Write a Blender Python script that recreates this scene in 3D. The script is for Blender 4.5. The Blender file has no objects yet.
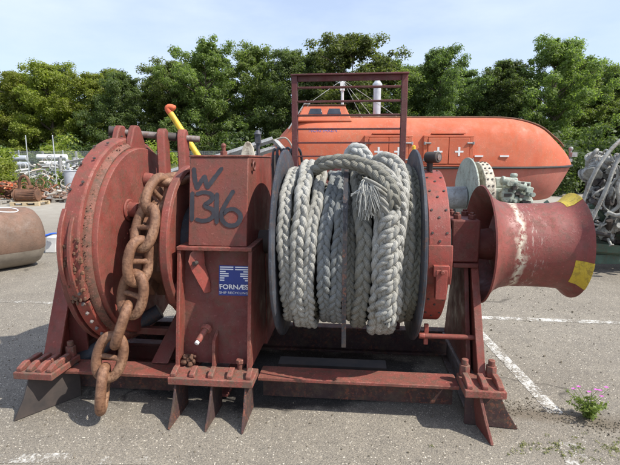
import bpy, bmesh, math, random
import numpy as np
from mathutils import Vector, Matrix
rnd = random.Random(7)
C = bpy.context.scene.collection
R = math.radians
PI = math.pi

# ------------------------------------------------------------------ camera, sky, sun, exposure
cam = bpy.data.cameras.new('camera')
cam.sensor_width = 36; cam.lens = 26.13; cam.clip_end = 900; cam.clip_start = 0.05
camo = bpy.data.objects.new('camera', cam); C.objects.link(camo)
camo.location = (0, 0, 1.6); camo.rotation_euler = (R(90 - 9.1), 0, 0)
bpy.context.scene.camera = camo

SUN_EL, SUN_AZ = 50.0, 113.0      # azimuth clockwise from +Y (the view direction)
world = bpy.data.worlds.new('World'); bpy.context.scene.world = world; world.use_nodes = True
nt = world.node_tree; nt.nodes.clear()
wo = nt.nodes.new('ShaderNodeOutputWorld'); bg = nt.nodes.new('ShaderNodeBackground')
sky = nt.nodes.new('ShaderNodeTexSky'); sky.sky_type = 'NISHITA'; sky.sun_disc = False
sky.sun_elevation = R(SUN_EL); sky.sun_rotation = R(SUN_AZ); sky.dust_density = 1.6; sky.ozone_density = 1.2; sky.air_density = 1.0
tc = nt.nodes.new('ShaderNodeTexCoord'); mp = nt.nodes.new('ShaderNodeMapping'); mp.inputs['Scale'].default_value = (1.6, 1.6, 5.0)
nz = nt.nodes.new('ShaderNodeTexNoise'); nz.inputs['Scale'].default_value = 1.7; nz.inputs['Detail'].default_value = 7; nz.inputs['Roughness'].default_value = .55
cr = nt.nodes.new('ShaderNodeValToRGB'); cr.color_ramp.elements[0].position = .36; cr.color_ramp.elements[1].position = .72
cr.color_ramp.elements[0].color = (.42, .42, .42, 1); cr.color_ramp.elements[1].color = (.85, .85, .85, 1)
mx = nt.nodes.new('ShaderNodeMixRGB'); mx.inputs[2].default_value = (4.5, 5.1, 6.5, 1)
nt.links.new(tc.outputs['Generated'], mp.inputs['Vector']); nt.links.new(mp.outputs[0], nz.inputs['Vector'])
nt.links.new(nz.outputs[0], cr.inputs[0]); nt.links.new(cr.outputs[0], mx.inputs[0]); nt.links.new(sky.outputs[0], mx.inputs[1])
nt.links.new(mx.outputs[0], bg.inputs[0]); bg.inputs[1].default_value = .12
nt.links.new(bg.outputs[0], wo.inputs[0])

sl = bpy.data.lights.new('sun', 'SUN'); sl.energy = 3.8; sl.angle = R(.6); sl.color = (1, .95, .87)
so = bpy.data.objects.new('sun', sl); C.objects.link(so)
az, el = R(SUN_AZ), R(SUN_EL)
so.rotation_euler = Vector((math.sin(az) * math.cos(el), math.cos(az) * math.cos(el), math.sin(el))).to_track_quat('Z', 'Y').to_euler()
vs = bpy.context.scene.view_settings
vs.view_transform = 'Standard'; vs.look = 'None'; vs.exposure = .72; vs.gamma = 1

# ------------------------------------------------------------------ materials
MATS = {}
def newmat(name, rough=.7, metal=0.0, spec=.5):
    m = bpy.data.materials.new(name); m.use_nodes = True
    b = m.node_tree.nodes['Principled BSDF']
    b.inputs['Roughness'].default_value = rough; b.inputs['Metallic'].default_value = metal
    b.inputs['Specular IOR Level'].default_value = spec
    MATS[name] = m
    return m, m.node_tree, b
def N(t, kind, **kw):
    n = t.nodes.new(kind)
    for k, v in kw.items():
        if k in n.inputs: n.inputs[k].default_value = v
        else: setattr(n, k, v)
    return n
def noise(t, scale, detail=5, rough=.6, vec=None):
    n = N(t, 'ShaderNodeTexNoise'); n.inputs['Scale'].default_value = scale; n.inputs['Detail'].default_value = detail; n.inputs['Roughness'].default_value = rough
    if vec is not None: t.links.new(vec, n.inputs['Vector'])
    return n.outputs[0]
def ramp(t, fac, stops):
    r = N(t, 'ShaderNodeValToRGB'); e = r.color_ramp.elements
    while len(e) < len(stops): e.new(.5)
    for i, (p, c) in enumerate(stops):
        e[i].position = p
        e[i].color = (c, c, c, 1) if isinstance(c, (int, float)) else (*c, 1)
    t.links.new(fac, r.inputs[0]); return r.outputs[0]
def mix(t, fac, a, b, mode='MIX'):
    m = N(t, 'ShaderNodeMixRGB'); m.blend_type = mode
    for i, v in ((0, fac), (1, a), (2, b)):
        if isinstance(v, (int, float)): m.inputs[i].default_value = v if i == 0 else (v, v, v, 1)
        elif isinstance(v, tuple): m.inputs[i].default_value = (*v, 1)
        else: t.links.new(v, m.inputs[i])
    return m.outputs[0]
def bump(t, b, h, strength=.3, dist=.01):
    n = N(t, 'ShaderNodeBump'); n.inputs['Strength'].default_value = strength; n.inputs['Distance'].default_value = dist
    t.links.new(h, n.inputs['Height']); t.links.new(n.outputs[0], b.inputs['Normal'])
def objvec(t):
    c = N(t, 'ShaderNodeTexCoord'); return c.outputs['Object']

def painted(name, base, dark, light, dirt=(.09, .06, .04), rust=(.13, .055, .03), wear=.5, rough=.5, sc=1.0, edge=0.0):
    """weathered paint: faded patches, fine scratches, rust bloom and grime"""
    m, t, b = newmat(name, rough)
    v = objvec(t)
    a = ramp(t, noise(t, 3.2 * sc, 6, .6, v), [(.3, dark), (.52, base), (.78, light)])
    if edge: a = mix(t, ramp(t, noise(t, 1.9 * sc, 7, .7, v), [(.46, 0.0), (.60, .5)]), a, (.15, .062, .042))
    streak = N(t, 'ShaderNodeMapping'); streak.inputs['Scale'].default_value = (26 * sc, 26 * sc, 2.2 * sc); t.links.new(v, streak.inputs['Vector'])
    s = ramp(t, noise(t, 1, 4, .6, streak.outputs[0]), [(.5, 0.0), (.75, .38)])
    a = mix(t, s, a, dirt)
    g = ramp(t, noise(t, 11 * sc, 9, .72, v), [(.47 + .08 * (1 - wear), 0.0), (.60 + .08 * (1 - wear), .75 * wear + .1)])
    a = mix(t, g, a, dirt)
    r_ = ramp(t, noise(t, 38 * sc, 8, .7, v), [(.52, 0.0), (.57, 1.0)])
    r2 = ramp(t, noise(t, 4.3 * sc, 3, .6, v), [(.42, 0.0), (.62, wear)])
    rr = mix(t, 1.0, r_, r2, 'MULTIPLY')
    a = mix(t, rr, a, rust)
    ch = ramp(t, noise(t, 60 * sc, 5, .7, v), [(.63, 0.0), (.65, .6 * wear)])
    a = mix(t, ch, a, tuple(min(1, c * 1.7 + .08) for c in light))
    if edge:
        bv = N(t, 'ShaderNodeBevel'); bv.samples = 4; bv.inputs['Radius'].default_value = .011
        ge = N(t, 'ShaderNodeNewGeometry'); dt = N(t, 'ShaderNodeVectorMath', operation='DOT_PRODUCT'); t.links.new(bv.outputs[0], dt.inputs[0]); t.links.new(ge.outputs['Normal'], dt.inputs[1])
        em = ramp(t, dt.outputs['Value'], [(.86, 1.0), (.985, 0.0)])
        en = mix(t, 1.0, em, ramp(t, noise(t, 30, 6, .7, v), [(.46, 0.0), (.54, edge)]), 'MULTIPLY')
        ec = mix(t, ramp(t, noise(t, 8, 4, .6, v), [(.42, 0.0), (.55, 1.0)]), (.10, .05, .032), (.42, .20, .15))
        a = mix(t, en, a, ec)
    t.links.new(a, b.inputs['Base Color'])
    t.links.new(ramp(t, noise(t, 9 * sc, 5, .6, v), [(.3, rough - .12), (.7, min(1, rough + .3))]), b.inputs['Roughness'])
    h = mix(t, .5, noise(t, 30 * sc, 6, .65, v), r_)
    bump(t, b, h, .35, .006)
    return m
def plain(name, c1, c2, rough=.7, metal=0, sc=6, bs=.2, bsc=40, bd=.004, spec=.5):
    m, t, b = newmat(name, rough, metal, spec); v = objvec(t)
    t.links.new(ramp(t, noise(t, sc, 6, .62, v), [(.3, c1), (.7, c2)]), b.inputs['Base Color'])
    if bs: bump(t, b, noise(t, bsc, 5, .6, v), bs, bd)
    return m

painted('red_paint', (.222, .047, .034), (.155, .033, .024), (.28, .074, .055), wear=.5, rough=.58, edge=.9)
painted('disc_paint', (.225, .052, .038), (.15, .036, .027), (.30, .085, .062), dirt=(.14, .07, .045), wear=.72, rough=.6, sc=1.3, edge=.8)
painted('red_worn', (.24, .056, .042), (.15, .037, .028), (.32, .10, .078), wear=.85, rough=.68, sc=1.5, edge=1.0)
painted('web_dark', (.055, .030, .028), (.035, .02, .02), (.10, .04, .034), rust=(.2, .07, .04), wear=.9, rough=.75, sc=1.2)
painted('red_dark', (.15, .030, .024), (.10, .022, .018), (.20, .045, .036), wear=.5, rough=.55, edge=.8)
painted('red_bright', (.29, .054, .038), (.23, .042, .03), (.34, .078, .058), wear=.4, rough=.5, edge=.7)
painted('rack_paint', (.11, .026, .028), (.075, .018, .02), (.16, .04, .04), wear=.45, rough=.55)
painted('drum_black', (.035, .042, .055), (.02, .025, .032), (.10, .115, .135), rust=(.12, .045, .02), wear=.45, rough=.5)
painted('strap_dark', (.022, .024, .03), (.014, .015, .02), (.045, .045, .05), rust=(.2, .07, .03), wear=.6, rough=.6)
painted('foot_rust', (.25, .068, .052), (.13, .045, .033), (.32, .11, .085), dirt=(.13, .085, .06), rust=(.15, .055, .03), wear=1.15, rough=.75, sc=2, edge=1.0)
painted('shaft_steel', (.19, .16, .15), (.10, .08, .075), (.32, .26, .24), wear=.7, rough=.55)
painted('boat_orange', (.50, .115, .052), (.43, .092, .043), (.58, .165, .085), dirt=(.34, .13, .075), rust=(.4, .2, .12), wear=.42, rough=.68, sc=.35)
painted('boat_hull', (.40, .125, .09), (.33, .10, .075), (.48, .18, .14), dirt=(.25, .12, .09), rust=(.3, .15, .1), wear=.4, rough=.7, sc=.35)
painted('mint_paint', (.36, .40, .34), (.26, .30, .25), (.48, .52, .45), dirt=(.15, .14, .11), wear=.6, rough=.6)
painted('cream_paint', (.55, .50, .40), (.42, .37, .28), (.65, .60, .50), wear=.8, rough=.6)
painted('machine_grey', (.36, .36, .33), (.20, .20, .18), (.52, .52, .48), dirt=(.12, .11, .09), wear=.7, rough=.6)
painted('skid_green', (.06, .11, .08), (.04, .075, .055), (.10, .16, .12), wear=.5, rough=.6)
painted('tank_brown', (.16, .10, .07), (.11, .075, .055), (.23, .13, .09), dirt=(.14, .09, .06), wear=.5, rough=.65, sc=1.3)
painted('seam_rust', (.22, .085, .06), (.13, .065, .045), (.27, .11, .085), wear=1.0, rough=.8, sc=2)
painted('rust', (.16, .075, .042), (.09, .045, .03), (.24, .12, .065), wear=.8, rough=.85)
painted('grey_steel', (.30, .31, .31), (.20, .21, .21), (.42, .43, .43), wear=.5, rough=.6)
painted('yellow_pole_paint', (.75, .47, .03), (.66, .38, .03), (.8, .55, .06), wear=.15, rough=.4)
painted('yellow_worn', (.58, .43, .035), (.50, .36, .03), (.66, .52, .08), wear=.45, rough=.5, sc=1.6)
plain('orange_red', (.55, .10, .04), (.65, .15, .06))
plain('white_paint', (.62, .63, .62), (.78, .78, .76), .5)
plain('galvanised', (.42, .44, .46), (.58, .60, .62), .4, .35)
plain('rubber_black', (.012, .012, .013), (.03, .03, .03), .6)
plain('iron_dark', (.03, .026, .025), (.075, .055, .045), .7)
plain('glass_dark', (.02, .025, .035), (.05, .06, .075), .15, 0, 3, 0)
plain('wood_pallet', (.40, .31, .19), (.55, .44, .28), .8, 0, 12)
plain('wood_grey', (.24, .22, .19), (.36, .33, .28), .85, 0, 12)
plain('spray_black', (.018, .018, .024), (.045, .043, .052), .75, 0, 14, .1)
plain('sticker_blue', (.008, .022, .17), (.012, .03, .21), .35, 0, 6, 0)
plain('sticker_white', (.70, .72, .76), (.78, .8, .82), .4, 0, 6, 0)
plain('graffiti_white', (.6, .58, .57), (.75, .73, .72), .6)
plain('plastic_blue', (.02, .10, .62), (.03, .14, .7), .4)
plain('bark', (.06, .045, .03), (.13, .10, .07), .9, 0, 5, .6, 12, .05)
plain('flower_pink', (.52, .07, .42), (.68, .14, .58), .6, 0, 30, 0)
plain('text_blue', (.10, .07, .22), (.20, .14, .30), .7)
plain('bottom_paint', (.20, .17, .135), (.30, .26, .21), .7, 0, 9)
plain('dirt', (.10, .085, .06), (.20, .17, .125), 1, 0, 30, .5, 60, .02)

# chain rust
m, t, b = newmat('chain_rust', .62); v = objvec(t)
a = ramp(t, noise(t, 7, 7, .65, v), [(.28, (.12, .058, .03)), (.5, (.22, .11, .06)), (.72, (.34, .20, .12))])
a = mix(t, ramp(t, noise(t, 45, 6, .7, v), [(.46, 0.0), (.6, .75)]), a, (.10, .042, .022))
a = mix(t, ramp(t, noise(t, 20, 2, .5, v), [(.76, 0.0), (.78, .8)]), a, (.6, .52, .44))
t.links.new(a, b.inputs['Base Color']); bump(t, b, noise(t, 60, 8, .7, v), .55, .008)

# warping drum: red with a band of bare cream scuffing, in the drum's own axis coordinate
m = painted('warp_red', (.215, .052, .042), (.155, .037, .03), (.27, .075, .06), wear=.5, rough=.52)
m.name = 'warp_red'; t = m.node_tree; b = t.nodes['Principled BSDF']; v = objvec(t)
old = b.inputs['Base Color'].links[0].from_socket
sx = N(t, 'ShaderNodeSeparateXYZ'); t.links.new(v, sx.inputs[0])
wob = N(t, 'ShaderNodeMath', operation='MULTIPLY_ADD'); t.links.new(noise(t, 5, 4, .6, v), wob.inputs[0]); wob.inputs[1].default_value = .16; t.links.new(sx.outputs[0], wob.inputs[2])
def band(c, w):
    s = N(t, 'ShaderNodeMath', operation='SUBTRACT'); t.links.new(wob.outputs[0], s.inputs[0]); s.inputs[1].default_value = c
    q = N(t, 'ShaderNodeMath', operation='ABSOLUTE'); t.links.new(s.outputs[0], q.inputs[0])
    return ramp(t, q.outputs[0], [(0, 1.0), (w, 0.0)])
core = mix(t, 1.0, band(1.185, .038), ramp(t, noise(t, 26, 7, .7, v), [(.42, 0.0), (.50, 1.0)]), 'MULTIPLY')
mp2 = N(t, 'ShaderNodeMapping'); mp2.inputs['Scale'].default_value = (60, 14, 14); t.links.new(v, mp2.inputs[0])
halo = mix(t, 1.0, band(1.24, .13), ramp(t, noise(t, 1, 6, .75, mp2.outputs[0]), [(.56, 0.0), (.64, .9)]), 'MULTIPLY')
a = mix(t, halo, old, (.46, .36, .30)); a = mix(t, core, a, (.62, .57, .44)); t.links.new(a, b.inputs['Base Color'])

# rope
def ropemat(name, c1, c2, grime, yarns=14.0, pitch=22.0):
    m, t, b = newmat(name, .92, 0, .2); v = objvec(t)
    at = N(t, 'ShaderNodeAttribute'); at.attribute_name = 'yarn'
    sp = N(t, 'ShaderNodeSeparateXYZ'); t.links.new(at.outputs['Vector'], sp.inputs[0])
    k1 = N(t, 'ShaderNodeMath', operation='MULTIPLY'); t.links.new(sp.outputs[0], k1.inputs[0]); k1.inputs[1].default_value = yarns
    k2 = N(t, 'ShaderNodeMath', operation='MULTIPLY_ADD'); t.links.new(sp.outputs[1], k2.inputs[0]); k2.inputs[1].default_value = pitch; t.links.new(k1.outputs[0], k2.inputs[2])
    k3 = N(t, 'ShaderNodeMath', operation='MULTIPLY'); t.links.new(k2.outputs[0], k3.inputs[0]); k3.inputs[1].default_value = 2 * PI
    k4 = N(t, 'ShaderNodeMath', operation='SINE'); t.links.new(k3.outputs[0], k4.inputs[0])
    yn = ramp(t, k4.outputs[0], [(0, 0.0), (1, 1.0)])
    col = ramp(t, noise(t, 5, 6, .65, v), [(.3, c1), (.7, c2)])
    col = mix(t, ramp(t, noise(t, 13, 7, .7, v), [(.48, 0.0), (.72, .75)]), col, grime)
    fm = N(t, 'ShaderNodeMapping'); fm.inputs['Scale'].default_value = (22, 9, 1); t.links.new(at.outputs['Vector'], fm.inputs[0])
    fib = noise(t, 3, 6, .75, fm.outputs[0]); fuzz = mix(t, .5, noise(t, 160, 4, .75, v), fib)
    col = mix(t, ramp(t, yn, [(0, .55), (.5, 0.0)]), col, grime)
    col = mix(t, ramp(t, fuzz, [(.46, 0.0), (.60, .6)]), col, grime)
    t.links.new(col, b.inputs['Base Color'])
    bump(t, b, mix(t, .45, yn, fuzz), .8, .004)
    return m
ropemat('rope_white', (.46, .455, .42), (.66, .655, .61), (.15, .14, .11))
ropemat('rope_grey', (.22, .24, .255), (.33, .35, .36), (.12, .12, .10))
ropemat('rope_dirty', (.26, .26, .225), (.38, .375, .33), (.12, .11, .085))
ropemat('rope_olive', (.20, .20, .165), (.30, .295, .25), (.10, .095, .065))
ropemat('rope_pale', (.50, .505, .48), (.64, .645, .62), (.28, .28, .25))

# asphalt and worn road paint
def asphalt_color(t, v):
    big = noise(t, .55, 5, .6, v); mid = noise(t, 6, 6, .65, v)
    col = ramp(t, big, [(.3, (.185, .165, .135)), (.7, (.25, .226, .187))])
    col = mix(t, ramp(t, noise(t, 1.7, 6, .7, v), [(.5, 0.0), (.62, .45)]), col, (.27, .245, .20))
    col = mix(t, ramp(t, mid, [(.4, 0.0), (.75, .5)]), col, (.15, .137, .118))
    vo = N(t, 'ShaderNodeTexVoronoi'); vo.inputs['Scale'].default_value = 95; t.links.new(v, vo.inputs['Vector'])
    sel = N(t, 'ShaderNodeSeparateXYZ'); t.links.new(vo.outputs['Color'], sel.inputs[0])
    stone = mix(t, 1.0, ramp(t, vo.outputs['Distance'], [(.28, 1.0), (.5, 0.0)]), ramp(t, sel.outputs[0], [(.55, 0.0), (.62, 1.0)]), 'MULTIPLY')
    scol = ramp(t, sel.outputs[1], [(0, (.10, .09, .08)), (.45, (.22, .2, .17)), (.8, (.42, .38, .31)), (1, (.62, .58, .5))])
    col = mix(t, stone, col, scol)
    vo2 = N(t, 'ShaderNodeTexVoronoi'); vo2.inputs['Scale'].default_value = 240; t.links.new(v, vo2.inputs['Vector'])
    s2 = N(t, 'ShaderNodeSeparateXYZ'); t.links.new(vo2.outputs['Color'], s2.inputs[0])
    col = mix(t, .75, col, mix(t, 1.0, col, ramp(t, s2.outputs[2], [(0, (.45, .45, .45)), (.5, (.95, .95, .95)), (1, (1.5, 1.46, 1.38))]), 'MULTIPLY'))
    wv = N(t, 'ShaderNodeTexVoronoi'); wv.feature = 'DISTANCE_TO_EDGE'; wv.inputs['Scale'].default_value = .45
    ad = N(t, 'ShaderNodeVectorMath', operation='MULTIPLY_ADD'); nn = N(t, 'ShaderNodeTexNoise'); nn.inputs['Scale'].default_value = 2.2; nn.inputs['Detail'].default_value = 8
    t.links.new(v, nn.inputs['Vector']); t.links.new(nn.outputs[1], ad.inputs[0]); ad.inputs[1].default_value = (.9, .9, 0); t.links.new(v, ad.inputs[2])
    t.links.new(ad.outputs[0], wv.inputs['Vector'])
    crack = ramp(t, wv.outputs['Distance'], [(.0, 1.0), (.012, 0.0)])
    gate = ramp(t, noise(t, .8, 3, .5, v), [(.5, 0.0), (.6, .75)])
    crack = mix(t, 1.0, crack, gate, 'MULTIPLY')
    col = mix(t, crack, col, (.05, .043, .035))
    hgt = mix(t, .5, vo.outputs['Distance'], vo2.outputs['Distance'])
    return col, hgt
m, t, b = newmat('asphalt', .9, 0, .3); g = N(t, 'ShaderNodeNewGeometry'); v = g.outputs['Position']
col, hgt = asphalt_color(t, v)
sp = N(t, 'ShaderNodeSeparateXYZ'); t.links.new(v, sp.inputs[0])
far = ramp(t, sp.outputs[1], [(0, 0.0), (1, 1.0)])
mr = N(t, 'ShaderNodeMapRange'); mr.inputs['From Min'].default_value = 9; mr.inputs['From Max'].default_value = 15; t.links.new(sp.outputs[1], mr.inputs['Value'])
gravel = ramp(t, noise(t, 3, 8, .7, v), [(.3, (.26, .235, .195)), (.7, (.36, .335, .285))])
col = mix(t, mr.outputs[0], col, gravel)
# ground colour darkened in a ragged oval under the machine
dark_off = N(t, 'ShaderNodeVectorMath', operation='SUBTRACT'); t.links.new(v, dark_off.inputs[0]); dark_off.inputs[1].default_value = (-.20, 3.18, 0)
dark_scl = N(t, 'ShaderNodeVectorMath', operation='MULTIPLY'); t.links.new(dark_off.outputs[0], dark_scl.inputs[0]); dark_scl.inputs[1].default_value = (.58, 1.45, 0)
ol = N(t, 'ShaderNodeVectorMath', operation='LENGTH'); t.links.new(dark_scl.outputs[0], ol.inputs[0])
dark_mask = N(t, 'ShaderNodeMath', operation='MULTIPLY_ADD'); t.links.new(noise(t, 4, 5, .6, v), dark_mask.inputs[0]); dark_mask.inputs[1].default_value = .5; t.links.new(ol.outputs['Value'], dark_mask.inputs[2])
col = mix(t, ramp(t, dark_mask.outputs[0], [(.86, .92), (.98, 0.0)]), col, mix(t, 1.0, col, (.16, .16, .18), 'MULTIPLY'))
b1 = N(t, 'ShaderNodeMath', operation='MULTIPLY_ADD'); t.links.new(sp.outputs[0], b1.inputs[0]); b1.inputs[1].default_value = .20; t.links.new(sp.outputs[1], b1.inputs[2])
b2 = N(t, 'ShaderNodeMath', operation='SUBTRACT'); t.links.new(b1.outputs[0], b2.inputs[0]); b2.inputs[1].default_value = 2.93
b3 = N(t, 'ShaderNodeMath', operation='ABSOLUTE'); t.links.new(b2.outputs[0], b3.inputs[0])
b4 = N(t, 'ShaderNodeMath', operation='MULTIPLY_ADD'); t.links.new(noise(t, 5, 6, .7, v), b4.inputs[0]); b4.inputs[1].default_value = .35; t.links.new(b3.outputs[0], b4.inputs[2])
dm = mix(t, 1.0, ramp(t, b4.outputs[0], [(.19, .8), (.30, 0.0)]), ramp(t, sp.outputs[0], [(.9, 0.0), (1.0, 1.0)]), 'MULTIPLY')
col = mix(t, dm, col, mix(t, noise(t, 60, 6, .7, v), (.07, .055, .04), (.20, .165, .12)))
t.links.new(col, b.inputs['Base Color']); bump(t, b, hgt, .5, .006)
def paintmat(name, lo, hi):
    m, t, b = newmat(name, .8, 0, .3); g = N(t, 'ShaderNodeNewGeometry'); v = g.outputs['Position']
    col, hgt = asphalt_color(t, v)
    k = mix(t, .45, noise(t, 7, 7, .7, v), noise(t, 55, 5, .7, v))
    a = ramp(t, k, [(lo, 0.0), (hi, 1.0)])
    t.links.new(mix(t, a, col, (.56, .55, .51)), b.inputs['Base Color']); bump(t, b, hgt, .5, .006)
paintmat('line_paint', .48, .545)
paintmat('line_faded', .52, .62)

# leaves
def leafmat(name, c1, c2, c3, tr=.35):
    m, t, b = newmat(name, .55, 0, .35)
    g = N(t, 'ShaderNodeNewGeometry'); oi = N(t, 'ShaderNodeObjectInfo')
    base = ramp(t, g.outputs['Random Per Island'], [(0, c1), (.55, c2), (1, c3)])
    hs = N(t, 'ShaderNodeHueSaturation'); t.links.new(base, hs.inputs['Color'])
    mr = N(t, 'ShaderNodeMapRange'); mr.inputs['To Min'].default_value = .75; mr.inputs['To Max'].default_value = 1.3; t.links.new(oi.outputs['Random'], mr.inputs['Value'])
    t.links.new(mr.outputs[0], hs.inputs['Value'])
    mh = N(t, 'ShaderNodeMapRange'); mh.inputs['To Min'].default_value = .485; mh.inputs['To Max'].default_value = .512; t.links.new(oi.outputs['Random'], mh.inputs['Value'])
    t.links.new(mh.outputs[0], hs.inputs['Hue'])
    t.links.new(hs.outputs[0], b.inputs['Base Color'])
    tb = N(t, 'ShaderNodeBsdfTranslucent'); t.links.new(mix(t, 1.0, hs.outputs[0], (1.5, 1.7, .7), 'MULTIPLY'), tb.inputs['Color'])
    ms = N(t, 'ShaderNodeMixShader'); ms.inputs[0].default_value = tr
    out = t.nodes['Material Output']; t.links.new(b.outputs[0], ms.inputs[1]); t.links.new(tb.outputs[0], ms.inputs[2]); t.links.new(ms.outputs[0], out.inputs[0])
leafmat('leaf_green', (.09, .122, .036), (.14, .175, .056), (.20, .235, .09), .5)
leafmat('leaf_deep', (.072, .102, .036), (.108, .146, .052), (.158, .194, .076), .48)
leafmat('leaf_dark', (.045, .068, .022), (.07, .098, .034), (.10, .135, .05), .4)
leafmat('leaf_light', (.15, .18, .035), (.22, .26, .05), (.31, .34, .085), .5)
leafmat('weed_green', (.12, .19, .04), (.19, .27, .06), (.28, .36, .10))
leafmat('grass_dry', (.10, .13, .04), (.18, .19, .07), (.28, .27, .12))
# multicoloured scrap
m, t, b = newmat('scrap_mix', .7)
g = N(t, 'ShaderNodeNewGeometry')
sc_ = ramp(t, g.outputs['Random Per Island'], [(0, (.16, .07, .04)), (.2, (.25, .12, .07)), (.35, (.35, .34, .32)), (.5, (.10, .08, .07)), (.62, (.5, .5, .47)), (.74, (.22, .30, .26)), (.86, (.33, .16, .08)), (1, (.42, .38, .3))])
t.links.new(sc_, b.inputs['Base Color'])
m, t, b = newmat('scrap_pale', .7)
g = N(t, 'ShaderNodeNewGeometry')
t.links.new(ramp(t, g.outputs['Random Per Island'], [(0, (.20, .19, .17)), (.25, (.42, .43, .43)), (.5, (.58, .58, .56)), (.7, (.30, .33, .33)), (.85, (.55, .50, .42)), (1, (.25, .14, .09))]), b.inputs['Base Color'])
m, t, b = newmat('scrap_rust', .8)
g = N(t, 'ShaderNodeNewGeometry')
t.links.new(ramp(t, g.outputs['Random Per Island'], [(0, (.10, .05, .03)), (.4, (.20, .09, .045)), (.7, (.13, .08, .06)), (.9, (.36, .13, .05)), (1, (.3, .26, .2))]), b.inputs['Base Color'])

# ------------------------------------------------------------------ mesh accumulator
def basis(d):
    d = Vector(d).normalized(); a = Vector((0, 0, 1)) if abs(d.z) < .9 else Vector((1, 0, 0))
    u = d.cross(a).normalized(); return u, d.cross(u).normalized()
class M:
    def __init__(s): s.v = []; s.f = []
    def add(s, vs, fs):
        o = len(s.v); s.v += [tuple(p) for p in vs]; s.f += [tuple(i + o for i in f) for f in fs]; return s
    def hexa(s, p): return s.add(p, [(0, 3, 2, 1), (4, 5, 6, 7), (0, 1, 5, 4), (1, 2, 6, 5), (2, 3, 7, 6), (3, 0, 4, 7)])
    def box(s, x0, x1, y0, y1, z0, z1, m=None):
        p = [(x0, y0, z0), (x1, y0, z0), (x1, y1, z0), (x0, y1, z0), (x0, y0, z1), (x1, y0, z1), (x1, y1, z1), (x0, y1, z1)]
        if m is not None: p = [m @ Vector(q) for q in p]
        return s.hexa(p)
    def cbox(s, c, sz, rot=(0, 0, 0)):
        from mathutils import Euler
        mm = Matrix.Translation(c) @ Euler(rot).to_matrix().to_4x4()
        a, b_, c_ = sz[0] / 2, sz[1] / 2, sz[2] / 2
        return s.box(-a, a, -b_, b_, -c_, c_, mm)
    def prism(s, poly, vec):
        n = len(poly); q = [Vector(p) for p in poly]; vec = Vector(vec)
        return s.add(q + [p + vec for p in q], [tuple(range(n - 1, -1, -1)), tuple(range(n, 2 * n))] + [(i, (i + 1) % n, n + (i + 1) % n, n + i) for i in range(n)])
    def cyl(s, p0, p1, r0, r1=None, n=20, a0=0):
        r1 = r0 if r1 is None else r1; p0 = Vector(p0); p1 = Vector(p1); u, w = basis(p1 - p0)
        vs = []
        for p, r in ((p0, r0), (p1, r1)):
            for i in range(n):
                a = 2 * PI * i / n + a0; vs.append(p + u * math.cos(a) * r + w * math.sin(a) * r)
        return s.add(vs, [tuple(range(n)), tuple(range(2 * n - 1, n - 1, -1))] + [(i, n + i, n + (i + 1) % n, (i + 1) % n) for i in range(n)])
    def lathe(s, prof, cy, cz, n=64, closed=True, a0=0, a1=2 * PI):
        """revolve (x, r) about the axis parallel to x through (cy, cz); angle 0 = up, 90 = towards -y"""
        full = abs(a1 - a0 - 2 * PI) < 1e-6; k = len(prof); vs = []; fs = []
        na = n if full else n + 1
        for j in range(na):
            a = a0 + (a1 - a0) * j / n
            for x, r in prof: vs.append((x, cy - r * math.sin(a), cz + r * math.cos(a)))
        for j in range(n):
            j2 = (j + 1) % na
            for i in range(k if closed else k - 1):
                i2 = (i + 1) % k
                fs.append((j * k + i, j * k + i2, j2 * k + i2, j2 * k + i))
        if not full and closed: fs += [tuple(range(k)), tuple(range((na - 1) * k + k - 1, (na - 1) * k - 1, -1))]
        return s.add(vs, fs)
    def tube(s, pts, r, n=10, closed=False, flat=1.0):
        pts = [Vector(p) for p in pts]; k = len(pts); rs = r if isinstance(r, (list, tuple)) else [r] * k
        T = []
        for i in range(k):
            a = pts[(i - 1) % k] if (closed or i > 0) else pts[i]; b_ = pts[(i + 1) % k] if (closed or i < k - 1) else pts[i]
            T.append((b_ - a).normalized())
        u, w = basis(T[0]); vs = []
        for i in range(k):
            u = (u - T[i] * u.dot(T[i])).normalized(); w = T[i].cross(u)
            for j in range(n):
                a = 2 * PI * j / n; vs.append(pts[i] + u * math.cos(a) * rs[i] + w * math.sin(a) * rs[i] * flat)
        fs = []
        for i in range(k if closed else k - 1):
            i2 = (i + 1) % k
            for j in range(n): fs.append((i * n + j, i * n + (j + 1) % n, i2 * n + (j + 1) % n, i2 * n + j))
        if not closed: fs += [tuple(range(n - 1, -1, -1)), tuple(range((k - 1) * n, k * n))]
        return s.add(vs, fs)
    def ball(s, c, r, n=10, sq=(1, 1, 1)):
        vs = []; fs = []; h = n // 2
        for i in range(h + 1):
            a = PI * i / h
            for j in range(n):
                b_ = 2 * PI * j / n; vs.append((c[0] + r * sq[0] * math.sin(a) * math.cos(b_), c[1] + r * sq[1] * math.sin(a) * math.sin(b_), c[2] + r * sq[2] * math.cos(a)))
        for i in range(h):
            for j in range(n): fs.append((i * n + j, i * n + (j + 1) % n, (i + 1) * n + (j + 1) % n, (i + 1) * n + j))
        return s.add(vs, fs)
    def obj(s, name, mat, parent=None, label=None, bevel=0, smooth=38, kind=None, seg=2):
        me = bpy.data.meshes.new(name); me.from_pydata(s.v, [], s.f); me.update()
        bm = bmesh.new(); bm.from_mesh(me); bmesh.ops.remove_doubles(bm, verts=bm.verts, dist=1e-6); bmesh.ops.recalc_face_normals(bm, faces=bm.faces); bm.to_mesh(me); bm.free()
        if smooth:
            me.shade_smooth(); me.set_sharp_from_angle(angle=R(smooth))
        me.materials.append(MATS[mat])
        return link(name, me, parent, label, bevel, kind, seg)
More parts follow.
